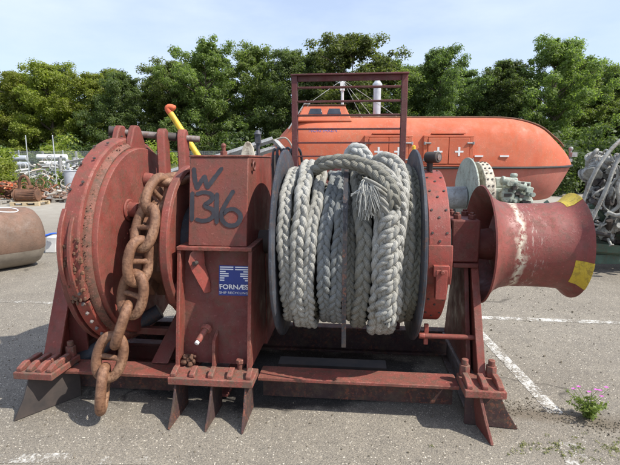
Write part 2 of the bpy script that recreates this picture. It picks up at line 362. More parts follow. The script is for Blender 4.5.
def link(name, me, parent=None, label=None, bevel=0, kind=None, seg=2):
    o = bpy.data.objects.new(name, me); C.objects.link(o)
    if parent is not None: o.parent = parent
    if label: o['label'] = label
    if kind: o['kind'] = kind
    if bevel:
        b_ = o.modifiers.new('bevel', 'BEVEL'); b_.width = bevel; b_.segments = seg; b_.limit_method = 'ANGLE'; b_.angle_limit = R(40)
        b_.harden_normals = False
    return o
def thing(name, label, cat, loc=(0, 0, 0), rz=0, group=None):
    o = bpy.data.objects.new(name, None); C.objects.link(o); o.location = loc; o.rotation_euler = (0, 0, rz)
    o.empty_display_size = .2; o['label'] = label; o['category'] = cat
    if group: o['group'] = group
    return o
def tag(o, label, cat, group=None):
    o['label'] = label; o['category'] = cat
    if group: o['group'] = group
    return o
def spline(pts, n=12):
    """Catmull-Rom through points"""
    P = [Vector(p) for p in pts]; P = [P[0] * 2 - P[1]] + P + [P[-1] * 2 - P[-2]]; out = []
    for i in range(1, len(P) - 2):
        for k in range(n):
            t = k / n; a, b_, c, d = P[i - 1], P[i], P[i + 1], P[i + 2]
            out.append(.5 * ((2 * b_) + (c - a) * t + (2 * a - 5 * b_ + 4 * c - d) * t * t + (3 * b_ - a - 3 * c + d) * t ** 3))
    out.append(P[-2]); return out

# ------------------------------------------------------------------ ground
gm = M(); gm.add([(-260, -40, 0), (260, -40, 0), (260, 420, 0), (-260, 420, 0)], [(0, 1, 2, 3)])
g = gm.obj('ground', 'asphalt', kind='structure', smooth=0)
def sheet(name, pts, mat, z=.002):
    n = len(pts) // 2; mm = M(); mm.add([(x, y, z) for x, y in pts], [tuple(range(len(pts)))])
    return mm.obj(name, mat, kind='structure', smooth=0)
sheet('painted_line', [(1.75, 4.40), (1.76, 4.49), (9.5, 3.60), (9.5, 3.51)], 'line_paint')
sheet('painted_line', [(1.53, 2.66), (1.625, 2.66), (1.64, 4.2), (1.555, 4.2)], 'line_paint')
sheet('painted_line', [(1.35, 2.12), (1.50, 2.12), (1.53, 2.36), (1.42, 2.36)], 'line_faded')
sheet('painted_line', [(-7.5, 5.39), (-7.5, 5.48), (-2.9, 4.97), (-2.9, 4.88)], 'line_faded')
sheet('painted_line', [(-1.95, 2.17), (-1.95, 2.25), (-1.30, 2.27), (-1.30, 2.19)], 'line_faded')
sheet('painted_line', [(-1.13, 2.17), (-1.13, 2.235), (-.86, 2.235), (-.86, 2.17)], 'line_faded')
grs = M(); rg = random.Random(3)
verge = M()
for i in range(40): pass
verge.add([(-60, 19.5, .006), (-13, 19.5, .006), (-9.2, 21.0, .006), (-3, 23.5, .006), (60, 24, .006), (60, 60, .006), (-60, 60, .006)], [(0, 1, 2, 3, 4, 5, 6)])
verge.obj('grass_verge', 'grass_dry', kind='structure', smooth=0)

# ------------------------------------------------------------------ the windlass
OX, OY, YAW = .25, 3.15, R(-5.5)
def local_thing(name, label, cat): return thing(name, label, cat, (OX, OY, 0), YAW)
wl = local_thing('anchor_windlass', 'large weathered red ship windlass with W 1316 gearbox, rope drum and warping drum', 'windlass')
AZ = 1.02
def part(mm, name, mat, bevel=.004, label=None, parent=None, smooth=38, kind=None): return mm.obj(name, mat, parent or wl, label, bevel, smooth, kind)

# base frame: front, back and cross beams (I sections)
def ibeam_x(x0, x1, yc, z0, z1, w):
    mm = M(); mm.box(x0, x1, yc - w / 2, yc + w / 2, z1 - .022, z1); mm.box(x0, x1, yc - w / 2, yc + w / 2, z0, z0 + .02)
    mm.box(x0 + .001, x1 - .001, yc - .012, yc + .012, z0 + .02, z1 - .022); return mm
def ibeam_y(y0, y1, xc, z0, z1, w):
    mm = M(); mm.box(xc - w / 2, xc + w / 2, y0, y1, z1 - .022, z1); mm.box(xc - w / 2, xc + w / 2, y0, y1, z0, z0 + .02)
    mm.box(xc - .012, xc + .012, y0 + .001, y1 - .001, z0 + .02, z1 - .022); return mm
def cbeam(x0, x1, ya, yb, z1):
    mm = M(); mm.box(x0, x1, ya, yb, z1 - .022, z1); fb = part(mm, 'front_beam', 'red_worn')
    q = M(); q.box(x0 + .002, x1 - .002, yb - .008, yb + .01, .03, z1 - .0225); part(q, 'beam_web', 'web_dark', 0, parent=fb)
cbeam(-.534, .714, -.53, -.36, .240)
cbeam(-1.86, -1.085, -.54, -.36, .230)
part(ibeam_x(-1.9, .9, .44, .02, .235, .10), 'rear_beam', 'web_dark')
part(ibeam_x(-1.8, -1.1, .05, .04, .20, .09), 'cross_tie', 'red_dark')
part(ibeam_y(-.45, .389, .835, .02, .232, .10), 'cross_beam', 'shaft_steel')
part(ibeam_y(-.44, .389, -1.93, .02, .232, .12), 'cross_beam', 'red_dark')
part(ibeam_y(-.40, .389, -.83, .02, .222, .12), 'cross_beam', 'red_dark')
# inner sills seen under the drum
mm = M(); mm.box(-.50, .32, .02, .16, .004, .075); part(mm, 'sill_plate', 'iron_dark')

# feet: ribbed clamp plates with bolts, and chock blades below
def foot(x0, x1, y0, y1, zt, ribs, bolts, mat='foot_rust'):
    mm = M(); mm.box(x0, x1, y0, y1, zt - .045, zt); pl = part(mm, 'foot_plate', mat, .005)
    for i in range(ribs):
        xc = x0 + .03 + (x1 - x0 - .06) * i / (ribs - 1)
        r_ = M(); r_.prism([(xc - .017, y0 + .015, zt), (xc - .017, y1 - .08, zt), (xc - .017, y1 - .08, zt + .042), (xc - .017, y0 + .07, zt + .042), (xc - .017, y0 + .015, zt + .022)], (.034, 0, 0))
        part(r_, 'rib', mat, .005, parent=pl)
    for bx in bolts:
        q = M(); q.cyl((bx, y1 - .03, zt), (bx, y1 - .03, zt + .07), .033, n=6); q.cyl((bx, y1 - .03, zt + .07), (bx, y1 - .03, zt + .105), .021, n=12)
        part(q, 'bolt', mat, .004, parent=pl)
foot(-2.06, -1.80, -.70, -.40, .285, 4, (-1.985, -1.845))
foot(-1.065, -.535, -.675, -.495, .285, 5, ())
foot(.715, .95, -.66, -.43, .285, 3, (.755, .915))
def blade(a, b_, tip, th=.018, mat='red_worn', top=.238):
    """upright triangular plate: a, b_ the ends of the top edge, tip its point on the ground"""
    a = Vector((a[0], a[1], top)); b_ = Vector((b_[0], b_[1], top)); tp = Vector((tip[0], tip[1], .004)); bb = Vector((b_.x, b_.y, .004))
    n = (b_ - a).cross(Vector((0, 0, 1))).normalized() * th
    mid = (a + tp) / 2 + (Vector((b_.x, b_.y, 0)) - Vector((a.x, a.y, 0))).normalized() * .012
    mm = M(); mm.prism([a, mid, tp, bb, b_], n); part(mm, 'chock_blade', mat, .003)
blade((-1.99, -.66), (-1.80, -.43), (-2.03, -.77), mat='iron_dark')
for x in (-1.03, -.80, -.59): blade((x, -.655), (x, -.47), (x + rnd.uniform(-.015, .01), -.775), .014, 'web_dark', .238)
blade((.80, -.64), (.80, -.42), (.85, -.745), mat='red_dark')
blade((.94, -.54), (.75, -.54), (1.06, -.57), mat='web_dark')

# left pedestal: raked A frame plate with flanges
def pedestal(x, foot_y, top_y, z0, z1, w, mat, cap=True):
    mm = M()
    mm.prism([(x - .012, -foot_y, z0), (x - .012, foot_y, z0), (x - .012, top_y, z1), (x - .012, -top_y, z1)], (.024, 0, 0))
    part(mm, 'pedestal_plate', mat)
    for s in (-1, 1):
        a = Vector((x - w / 2, s * foot_y, z0)); b_ = Vector((x - w / 2, s * top_y, z1))
        n = Vector((0, s * .022, 0))
        q = M(); q.prism([a, b_, b_ + n, a + n], (w, 0, 0)); part(q, 'pedestal_flange', mat)
pedestal(-1.945, .50, .13, .237, 1.1, .115, 'red_paint')
pedestal(.86, .47, .13, .237, .93, .05, 'red_paint')
for y in (-.30, .30): mm = M(); mm.box(-1.93, -1.80, y - .01, y + .01, .24, .75); part(mm, 'gusset', 'red_dark')
mm = M(); mm.prism([(.80, -.34, .237), (.80, .40, .237), (.80, .20, .9), (.80, -.12, .9)], (.03, 0, 0)); part(mm, 'gusset', 'red_dark')

# the big brake disc with its casing, rim and rivets
mm = M(); mm.lathe([(-1.455, .05), (-1.462, .60), (-1.458, .665), (-1.49, .672), (-1.60, .672), (-1.60, .05)], 0, AZ, 96)
disc = part(mm, 'brake_disc', 'disc_paint')
mm = M(); mm.lathe([(-1.492, .667), (-1.486, .684), (-1.505, .700), (-1.53, .705), (-1.545, .69), (-1.54, .667)], 0, AZ, 96); part(mm, 'seam_ring', 'seam_rust', 0)
mm = M(); mm.lathe([(-1.526, .69), (-1.53, .728), (-1.54, .738), (-1.635, .742), (-1.645, .69)], 0, AZ, 96, True, R(-65), R(110)); part(mm, 'brake_band', 'disc_paint', .003)
mm = M(); mm.lathe([(-1.534, .69), (-1.538, .724), (-1.62, .730), (-1.628, .69)], 0, AZ, 64, True, R(112), R(293)); part(mm, 'brake_band', 'red_bright', .003)
mm = M(); mm.lathe([(-1.632, .60), (-1.636, .738), (-1.668, .738), (-1.685, .60)], 0, AZ, 96, True, R(75), R(230)); part(mm, 'rim_flange', 'red_dark', .003)
mm = M(); mm.lathe([(-1.60, .06), (-1.60, .69), (-1.67, .68), (-1.69, .06)], 0, AZ, 64); part(mm, 'disc_casing', 'red_dark', .003)
# overlapping band ends on the front of the rim
for (a0, a1, x0, x1, r) in ((66, 102, -1.65, -1.622, .758), (70, 108, -1.59, -1.566, .757)):
    q = M(); n_ = 18; prof = []
    for j in range(n_ + 1):
        t_ = j / n_; a = R(a0 + (a1 - a0) * t_); rr = .742 + (r - .745 + .012) * math.sin(PI * t_) ** .8
        prof.append((a, rr))
    vs = []; fs = []
    for a, rr in prof:
        for x, q_ in ((x0, .70), (x0, rr), (x1, rr), (x1, .70)): vs.append((x, -q_ * math.sin(a), AZ + q_ * math.cos(a)))
    for j in range(n_):
        for i in range(4): fs.append((j * 4 + i, j * 4 + (i + 1) % 4, j * 4 + 4 + (i + 1) % 4, j * 4 + 4 + i))
    fs += [(0, 1, 2, 3), (n_ * 4, n_ * 4 + 3, n_ * 4 + 2, n_ * 4 + 1)]
    q.add(vs, fs); part(q, 'band_rib', 'disc_paint', .004)
mm = M(); rr = random.Random(2)
for i in range(60):                                   # lumps of old grease and scale in the band joint
    a = R(rr.uniform(78, 112)); x = rr.uniform(-1.62, -1.51); mm.ball((x, -.745 * math.sin(a), AZ + .745 * math.cos(a)), rr.uniform(.004, .011), 6, (1, 1, 1.4))
for i in range(260):
    a = R(rr.uniform(-10, 200)); r_ = rr.gauss(.704, .006); mm.ball((-1.522 + rr.gauss(0, .012), -r_ * math.sin(a), AZ + r_ * math.cos(a)), rr.uniform(.002, .0065), 5, (1, 1, 1))
part(mm, 'scale_crust', 'rust', 0, kind='stuff')
mm = M()
for a in range(-52, 66, 15):
    for x in (-1.555, -1.62):
        u = (0, -math.sin(R(a + (4 if x < -1.6 else 0))), math.cos(R(a + (4 if x < -1.6 else 0))))
        mm.cyl((x, u[1] * .75, AZ + u[2] * .75), (x, u[1] * .757, AZ + u[2] * .757), .009, n=8)
part(mm, 'bolt_holes', 'iron_dark', 0, kind='stuff')
mm = M()
for a in range(106, 175, 6):
    u = (-math.sin(R(a)), math.cos(R(a))); c = (-1.562, u[0] * .735, AZ + u[1] * .735)
    mm.cyl(c, (c[0], c[1] + u[0] * .016, c[2] + u[1] * .016), .012, .008, n=8)
part(mm, 'rivets', 'shaft_steel', 0, kind='stuff')
mm = M(); mm.cyl((-1.46, -.26, 1.27), (-1.385, -.26, 1.27), .05, n=20); mm.cyl((-1.46, -.26, 1.27), (-1.445, -.26, 1.27), .075, n=20); part(mm, 'boss', 'red_paint', .006)
mm = M(); mm.cyl((-1.46, .02, 1.46), (-1.40, .02, 1.46), .055, .045, n=20); part(mm, 'boss', 'red_paint', .006)
for x in (-1.53, -1.64):                              # two clevis lugs on top of the disc
    mm = M(); mm.prism([(x, -.13, AZ + .66), (x, .12, AZ + .66), (x, .05, AZ + .80), (x, .02, AZ + .825), (x, -.03, AZ + .825), (x, -.06, AZ + .80)], (.045, 0, 0)); part(mm, 'lug', 'red_paint', .008)
# operating shaft and levers
mm = M(); mm.cyl((-1.68, 0, AZ + .785), (-1.13, .27, AZ + .740), .024, n=16); part(mm, 'shaft', 'shaft_steel', .003)
mm = M(); mm.cyl((-1.70, -.012, AZ + .79), (-1.61, .03, AZ + .78), .036, n=14); part(mm, 'shaft_collar', 'iron_dark', .003)
mm = M(); mm.cyl((-1.345, .16, AZ + .758), (-1.285, .195, AZ + .753), .032, n=14); part(mm, 'shaft_collar', 'iron_dark', .003)
for x, y in ((-1.38, .10), (-1.265, .20)):
    mm = M(); q = [(x, y - .045, .6), (x, y + .055, .6), (x, y + .05, AZ + .76), (x, y + .03, AZ + .80), (x, y, AZ + .815), (x, y - .03, AZ + .80), (x, y - .05, AZ + .76)]
    mm.prism(q, (.055, .02, 0)); part(mm, 'lever_plate', 'red_paint', .01)
# hub shaft, chain wheel and its right flange
mm = M(); mm.cyl((-1.98, 0, AZ), (.80, 0, AZ), .085, n=24); part(mm, 'main_shaft', 'iron_dark', 0)
mm = M(); mm.lathe([(-1.45, .30), (-1.42, .34), (-1.34, .33), (-1.27, .31), (-1.20, .34), (-1.15, .44), (-1.148, .2), (-1.45, .2)], 0, AZ, 64)
for k in range(10):
    a = 2 * PI * k / 10; 
    for x in (-1.36, -1.19): mm.cbox((x, -.35 * math.sin(a), AZ + .35 * math.cos(a)), (.07, .10, .12), (-a, 0, 0))
part(mm, 'chain_wheel', 'rust', .008)
mm = M(); mm.lathe([(-1.145, .09), (-1.145, .525), (-1.13, .545), (-1.085, .545), (-1.075, .52), (-1.105, .505), (-1.11, .09)], 0, AZ, 80); part(mm, 'wheel_flange', 'red_paint', .003)
mm = M(); mm.lathe([(-1.11, .09), (-1.11, .27), (-1.00, .25), (-.985, .09)], 0, AZ, 48); part(mm, 'clutch_hub', 'drum_black', .006)
mm = M(); mm.ball((-1.11, -.36, .72), .075, 14, (1, 1, 1.2)); part(mm, 'boss', 'red_dark', 0)
# brake linkage behind the chain
mm = M(); mm.prism([(-1.30, -.40, .24), (-1.18, -.40, .24), (-1.02, .1, .78), (-1.12, .1, .78)], (0, .05, 0)); part(mm, 'brake_strut', 'red_dark', .006)
mm = M(); mm.cyl((-1.86, -.30, .20), (-1.36, -.08, .50), .055, n=18); part(mm, 'hydraulic_cylinder', 'drum_black', .004)
mm = M(); mm.box(-1.90, -1.10, -.20, -.15, .36, .41); part(mm, 'tie_bar', 'red_dark')

# gearbox: raked upper box and flanged lower pedestal
def slab(x0, x1, yf0, yf1, yb, z0, z1):   # box whose front face leans from yf0 (bottom) to yf1 (top)
    mm = M(); mm.hexa([(x0, yf0, z0), (x1, yf0, z0), (x1, yb, z0), (x0, yb, z0), (x0, yf1, z1), (x1, yf1, z1), (x1, yb, z1), (x0, yb, z1)]); return mm
UX0, UX1 = -1.0, -.615
gb = part(slab(UX0, UX1, -.405, -.305, .50, 1.058, 1.622), 'gearbox_housing', 'red_paint', .006, 'upright red box sprayed W 1316')
mm = M(); mm.box(UX0 - .006, UX1 + .006, -.312, .506, 1.6225, 1.634); part(mm, 'gearbox_lid', 'red_paint', .003)
mm = M(); mm.cyl((-.80, -.22, 1.634), (-.80, -.22, 1.66), .024, n=6); mm.cyl((-.80, -.22, 1.66), (-.80, -.22, 1.69), .013, n=12); mm.ball((-.80, -.22, 1.695), .018, 10); part(mm, 'breather_plug', 'red_paint', .002)
mm = M(); mm.tube([(-.60, -.215 + .028 * math.cos(a), 1.565 + .028 * math.sin(a)) for a in [2 * PI * k / 20 for k in range(20)]], .0065, 8, True); mm.box(-.616, -.603, -.225, -.205, 1.585, 1.61); part(mm, 'lifting_ring', 'red_dark', 0)
# right side cheek behind the box, reaching the drum
mm = M(); mm.prism([(-.612, .0, .24), (-.612, .55, .24), (-.612, .45, 1.0), (-.612, .0, 1.0)], (.04, 0, 0)); part(mm, 'side_cheek', 'red_paint')
def yfront(z): return -.42 - (1.05 - z) * .16
LX0, LX1 = -1.068, -.578
mm = M(); mm.box(LX0, LX1, -.432, .10, 1.032, 1.057); part(mm, 'top_flange', 'red_worn', .004)
for x0 in (LX0, LX1 - .024):
    mm = M(); mm.prism([(x0, yfront(.287), .287), (x0, .10, .287), (x0, .10, 1.031), (x0, yfront(1.031), 1.031)], (.024, 0, 0)); part(mm, 'side_plate', 'red_paint', .004)
mm = M(); mm.hexa([(LX0 + .024, -.449, .287), (LX1 - .024, -.449, .287), (LX1 - .024, -.43, .287), (LX0 + .024, -.43, .287), (LX0 + .024, -.335, 1.031), (LX1 - .024, -.335, 1.031), (LX1 - .024, -.315, 1.031), (LX0 + .024, -.315, 1.031)])
part(mm, 'back_panel', 'red_dark', 0)
def ypan(z): return -.335 - (1.031 - z) * (.125 / .815)
# padeye, rib, pin and lumps in the recess
pe = M(); poly = []
for (u, z) in ((.0, 1.01), (.02, 1.028), (.095, 1.028), (.10, .93), (.125, .87), (.145, .80), (.145, .745), (.11, .745), (.06, .82), (.01, .90), (-.015, .96)):
    poly.append((-.985 + u * .72, -.37 - (1.03 - z) * .10 - (.15 - u) * .35, z))
pe.prism(poly, (.014, .02, 0)); pd = part(pe, 'padeye', 'red_bright', .006)
q = M(); c = Vector((-.948, -.425, .95)); q.cyl(c + Vector((-.004, -.02, 0)), c + Vector((.004, .012, 0)), .014, n=16); part(q, 'eye_hole', 'iron_dark', 0, parent=pd)
mm = M(); mm.prism([(-.832, ypan(.29), .287), (-.832, -.53, .287), (-.832, -.50, .46), (-.832, ypan(.5), .50)], (.02, 0, 0)); part(mm, 'rib_plate', 'red_paint', .004)
mm = M(); mm.cyl((-.88, -.42, .53), (-.915, -.53, .465), .021, .019, n=16); mm.cyl((-.883, -.43, .525), (-.89, -.455, .51), .036, n=7); part(mm, 'grease_pin', 'red_worn', .003)
mm = M(); mm.cyl((-.915, -.53, .465), (-.920, -.546, .456), .014, n=14); part(mm, 'pin_tip', 'white_paint', .002)
mm = M(); rr = random.Random(5)
for i in range(16): mm.ball((-1.0 + rr.uniform(-.025, .05), -.50 + rr.uniform(-.02, .03), .30 + rr.uniform(0, .05)), rr.uniform(.009, .02), 8)
part(mm, 'grease_lump', 'rust', 0, kind='stuff')
mm = M(); mm.cyl((-.65, -.515, .285), (-.65, -.515, .325), .017, n=12); mm.cyl((-.65, -.515, .325), (-.65, -.515, .35), .026, n=6); part(mm, 'stud', 'red_worn', .003)

# sprayed lettering W 1316 on the leaning face
face = lambda px, py: None
def on_face(u, v_):        # u across 0..1, v_ metres above the face's lower edge
    z = 1.058 + v_; return Vector((UX0 + u, -.405 + v_ * (.10 / .564) - .0022, z))
def stroke(pts, w):
    P = spline([(a, b_, 0) for a, b_ in pts], 7); n = len(P); L_ = []; Rr = []
    for i in range(n):
        d = (P[min(i + 1, n - 1)] - P[max(i - 1, 0)]).normalized(); nn = Vector((-d.y, d.x, 0))
        taper = 1.0 - .12 * abs(2 * i / (n - 1) - 1) + .06 * math.sin(i * 1.7)
        L_.append(P[i] + nn * w * taper / 2); Rr.append(P[i] - nn * w * taper / 2)
    cap0 = [P[0] - (P[1] - P[0]).normalized() * w * .35]; cap1 = [P[-1] + (P[-1] - P[-2]).normalized() * w * .35]
    return L_, Rr, cap0[0], cap1[0]
S = .00656   # metres of face per unit of the hand-lettered sketch below
def letters():
    k = 0
    for name, pts in (
        ('letter', [(4.5, 95), (5.6, 84), (8, 73.5)]), ('letter', [(8, 73.5), (12, 81), (15.5, 87)]), ('letter', [(15.5, 87), (17, 80), (18.6, 74.5)]), ('letter', [(18.6, 74.5), (24, 83), (32.5, 95.2)]),
        ('digit', [(3.6, 69), (3.4, 54), (3.6, 39.5)]),
        ('digit', [(8, 67.5), (15, 69.5), (22.5, 67.5), (23.5, 62), (16.5, 55.5), (24, 51), (25.5, 45.5), (21, 40.5), (14, 39), (8, 40.5)]),
        ('digit', [(28.4, 68), (28.2, 54), (28.6, 37)]),
        ('digit', [(44.5, 71), (38.5, 60), (34, 50), (33.6, 41.5), (39, 35), (47, 35), (51.5, 40), (51.5, 46.5), (46, 51.5), (39.5, 51), (35.5, 47)])):
        L_, Rr, c0, c1 = stroke([(a, b_) for a, b_ in pts], 4.7)
        mm = M(); off = .0004 * k; k += 1
        def f(p):
            q = on_face(p.x * S, p.y * S * .9 - .07); return q + Vector((0, -off, 0))
        n = len(L_); vs = [f(p) for p in L_] + [f(p) for p in Rr] + [f(c0), f(c1)]
        fs = [(i, i + 1, n + i + 1, n + i) for i in range(n - 1)] + [(2 * n, 0, n), (2 * n + 1, 2 * n - 1, n - 1)]
        mm.add(vs, fs); part(mm, name, 'spray_black', 0, parent=gb, smooth=0)
letters()

# recycler's sticker on the recessed panel
st = M(); sx0, sx1, sz0, sz1 = -.815, -.612, .728, .922
def sp_(x, z, d=0.0): return Vector((x, ypan(z) - .003 - d, z))
def quad(mm, x0, x1, z0, z1, d): mm.add([sp_(x0, z0, d), sp_(x1, z0, d), sp_(x1, z1, d), sp_(x0, z1, d)], [(0, 1, 2, 3)])
quad(st, sx0, sx1, sz0, sz1, 0); stk = part(st, 'sticker', 'sticker_blue', 0, 'square blue sticker with white lettering', smooth=0)
w_, h_ = sx1 - sx0, sz1 - sz0
bars = M()
for row, (la, ra) in enumerate(((.47, .53), (.47, .53), (.22, .80), (.32, .70), (.32, .70), (.18, .80), (.18, .86))):
    z = sz1 - h_ * (.035 + row * .073)
    quad(bars, sx0 + w_ * .03, sx0 + w_ * la, z - h_ * .038, z, .0006); quad(bars, sx0 + w_ * ra, sx1 - w_ * .03, z - h_ * .038, z, .0006)
part(bars, 'logo_bars', 'sticker_white', 0, parent=stk, smooth=0)
def text(body, size, loc, rot, mat, parent, name='lettering', width=None, ext=.0004, bold=0.0):
    cu = bpy.data.curves.new(name, 'FONT'); cu.body = body; cu.size = size; cu.align_x = 'CENTER'; cu.extrude = ext; cu.offset = bold
    tmp = bpy.data.objects.new('tmp', cu); C.objects.link(tmp)
    dg = bpy.context.evaluated_depsgraph_get(); me = bpy.data.meshes.new_from_object(tmp.evaluated_get(dg)); bpy.data.objects.remove(tmp)
    if width:
        xs = [v.co.x for v in me.vertices]; k = width / (max(xs) - min(xs))
        for v in me.vertices: v.co.x *= k
    me.materials.clear(); me.materials.append(MATS[mat]); o = link(name, me, parent); o.location = loc; o.rotation_euler = rot; return o
tilt = R(90) - math.atan(.125 / .815)
text('FORNÆS', .046, sp_((sx0 + sx1) / 2, sz0 + h_ * .22, .001), (tilt + 2 * math.atan(.125 / .815), 0, 0), 'sticker_white', stk, width=w_ * .94, bold=.0012)
text('SHIP RECYCLING', .023, sp_((sx0 + sx1) / 2, sz0 + h_ * .06, .001), (tilt + 2 * math.atan(.125 / .815), 0, 0), 'sticker_white', stk, width=w_ * .94)

# rope drum
for s in (-1, 1):
    x = -.420 if s < 0 else .462
    mm = M(); mm.lathe([(x - .013, .29), (x - .013, .645), (x - .006, .655), (x + .006, .655), (x + .013, .645), (x + .013, .29)], 0, AZ, 96); part(mm, 'drum_flange', 'drum_black', 0)
mm = M(); mm.lathe([(-.406, .10), (-.406, .33), (.448, .33), (.448, .10)], 0, AZ, 48); part(mm, 'drum_core', 'iron_dark', 0)
# brake band with joint plates, right of the drum
mm = M(); mm.lathe([(.50, .46), (.50, .515), (.625, .515), (.625, .46)], 0, AZ, 80); bb = part(mm, 'brake_band', 'red_bright', .003)
mm = M(); mm.lathe([(.48, .10), (.48, .455), (.64, .455), (.64, .10)], 0, AZ, 64); part(mm, 'brake_drum', 'iron_dark', .003)
mm = M()
for a in range(-40, 150, 16):
    if 83 < a < 100: continue
    for x, da in ((.52, 0), (.562, 5.5), (.605, 0)):
        u = (-math.sin(R(a + da)), math.cos(R(a + da))); c = (x, u[0] * .514, AZ + u[1] * .514)
        mm.cyl(c, (x, c[1] + u[0] * .006, c[2] + u[1] * .006), .0075, n=8)
part(mm, 'bolt_holes', 'iron_dark', 0, kind='stuff')
mm = M(); mm.lathe([(.494, .516), (.494, .535), (.634, .535), (.634, .516)], 0, AZ, 12, True, R(80), R(106)); part(mm, 'joint_plate', 'red_bright', .004)
mm = M(); mm.box(.535, .60, -.58, -.537, .80, .975); mm.box(.52, .612, -.575, -.537, .935, 1.0); mm.cyl((.568, -.58, .965), (.568, -.60, .965), .014, n=6); part(mm, 'band_anchor', 'red_bright', .004)
mm = M(); mm.box(.545, .572, -.10, .0, AZ + .50, AZ + .63); mm.cyl((.535, -.07, AZ + .60), (.60, -.14, AZ + .60), .037, n=18); part(mm, 'clamp_lug', 'iron_dark', .006)
mm = M(); mm.cyl((.598, -.137, AZ + .60), (.604, -.143, AZ + .60), .02, n=12); part(mm, 'clamp_pin', 'shaft_steel', 0)
mm = M(); mm.box(.525, .553, -.312, -.29, .41, .55); mm.cyl((.49, -.32, .475), (.53, -.32, .475), .02, n=8); part(mm, 'turnbuckle', 'red_bright', .004)
mm = M(); mm.cyl((.53, -.32, .475), (.85, -.32, .475), .017, n=12); part(mm, 'brake_rod', 'red_paint', .002)
# bearing housing and collar
mm = M(); mm.lathe([(.640, .09), (.640, .195), (.665, .205), (.675, .19), (.688, .19), (.698, .205), (.698, .09)], 0, AZ + .01, 40); part(mm, 'seal_collar', 'rubber_black', .003)
mm = M(); mm.box(.702, .885, -.165, .165, .93, 1.215); hs_ = part(mm, 'bearing_housing', 'red_dark', .012)
mm = M(); mm.box(.715, .88, -.185, .185, .90, .9295); part(mm, 'bearing_foot', 'red_dark', .005)
for x, y in ((.745, -.10), (.84, -.10), (.745, .10), (.84, .10)):
    q = M(); q.cyl((x, y, 1.215), (x, y, 1.245), .026, n=6); q.cyl((x, y, 1.245), (x, y, 1.26), .014, n=10); part(q, 'bolt', 'red_dark', .003, parent=hs_)
# warping drum (hollow, flared both ends)
WZ = 1.03
prof = [(.925, .405), (.945, .372), (.985, .327), (1.04, .297), (1.11, .284), (1.25, .283), (1.36, .286), (1.43, .293), (1.47, .308), (1.505, .345), (1.513, .352)]
inner = [(1.513, .338), (1.48, .290), (1.44, .27), (1.25, .25), (1.05, .265), (.98, .305), (.94, .355), (.915, .400)]
mm = M(); mm.lathe(prof + inner, 0, WZ, 96); part(mm, 'warping_drum', 'warp_red', 0, smooth=50)
mm = M(); mm.lathe([(.89, .05), (.89, .10), (1.0, .11), (1.06, .26), (1.08, .26), (1.1, .05)], 0, WZ, 40); part(mm, 'drum_web', 'red_dark', 0)
mm = M(); mm.lathe([(1.40, .02), (1.40, .268), (1.42, .268), (1.42, .02)], 0, WZ, 40); part(mm, 'end_plate', 'red_dark', 0)
def yell(a0, a1):
    pr = [(1.43, .2952), (1.469, .3105), (1.504, .3475), (1.5135, .3545), (1.5155, .352), (1.5155, .338), (1.512, .337), (1.511, .349), (1.504, .341), (1.47, .304), (1.43, .290)]
    mm = M(); mm.lathe(pr, 0, WZ, 20, True, R(a0), R(a1)); part(mm, 'yellow_patch', 'yellow_worn', 0, smooth=50)
yell(-22, 22); yell(98, 132); yell(215, 250)

# roller guard rack standing on the rear beam
rk = M(); ry = .44
rk.box(-.434, -.390, ry - .03, ry + .03, .237, 2.24); part(rk, 'rack_post', 'rack_paint', .003)
rk = M(); rk.box(.405, .449, ry - .03, ry + .03, .237, 2.24); part(rk, 'rack_post', 'rack_paint', .003)
rk = M(); rk.box(-.440, .455, ry - .045, ry + .045, 2.241, 2.253); rk.box(-.389, .404, ry - .012, ry, 2.20, 2.2405); part(rk, 'rack_top_rail', 'rack_paint', .002)
zz = 2.15; 
for i in range(12):
    z = 2.155 - i * .1045
    if z < .9: break
    rk = M(); rk.box(-.389, .404, ry - .026, ry + .026, z - .006, z + .006); part(rk, 'rack_bar', 'rack_paint', .002)
# tray of small hydraulic pipes behind the gearbox
mm = M()
for k in range(6): mm.tube(spline([(-.62 + k * .035, .62, 1.3), (-.62 + k * .035, .60, 1.64 + .02 * (k % 2)), (-.60 + k * .04, .67, 1.68), (-.59 + k * .04, .8, 1.5)], 6), .011, 8)
part(mm, 'hydraulic_pipes', 'drum_black', 0, kind='stuff')

# ------------------------------------------------------------------ rope
def braid(mm_v, mm_f, yarn, path, closed, a, b_, r, pitch, phase=0, n=8, dbl=True, jit=.0):
    """hair-plait rope: three double strands woven along the path"""
    P = np.array([tuple(p) for p in path]); 
    # resample evenly
    Q = np.vstack([P, P[:1]]) if closed else P
    seg = np.linalg.norm(np.diff(Q, axis=0), axis=1); s = np.concatenate([[0], np.cumsum(seg)]); Ltot = s[-1]
    K = max(8, int(Ltot / .0115)); ss = np.linspace(0, Ltot, K, endpoint=not closed)
    P = np.stack([np.interp(ss, s, Q[:, i]) for i in range(3)], 1)
    if closed:
        T = np.roll(P, -1, 0) - np.roll(P, 1, 0); periods = max(1, round(Ltot / pitch)); ph = 2 * PI * periods * ss / Ltot
    else:
        T = np.gradient(P, axis=0); ph = 2 * PI * ss / pitch
    T /= np.linalg.norm(T, axis=1)[:, None]
    return P, T, ss, ph, Ltot
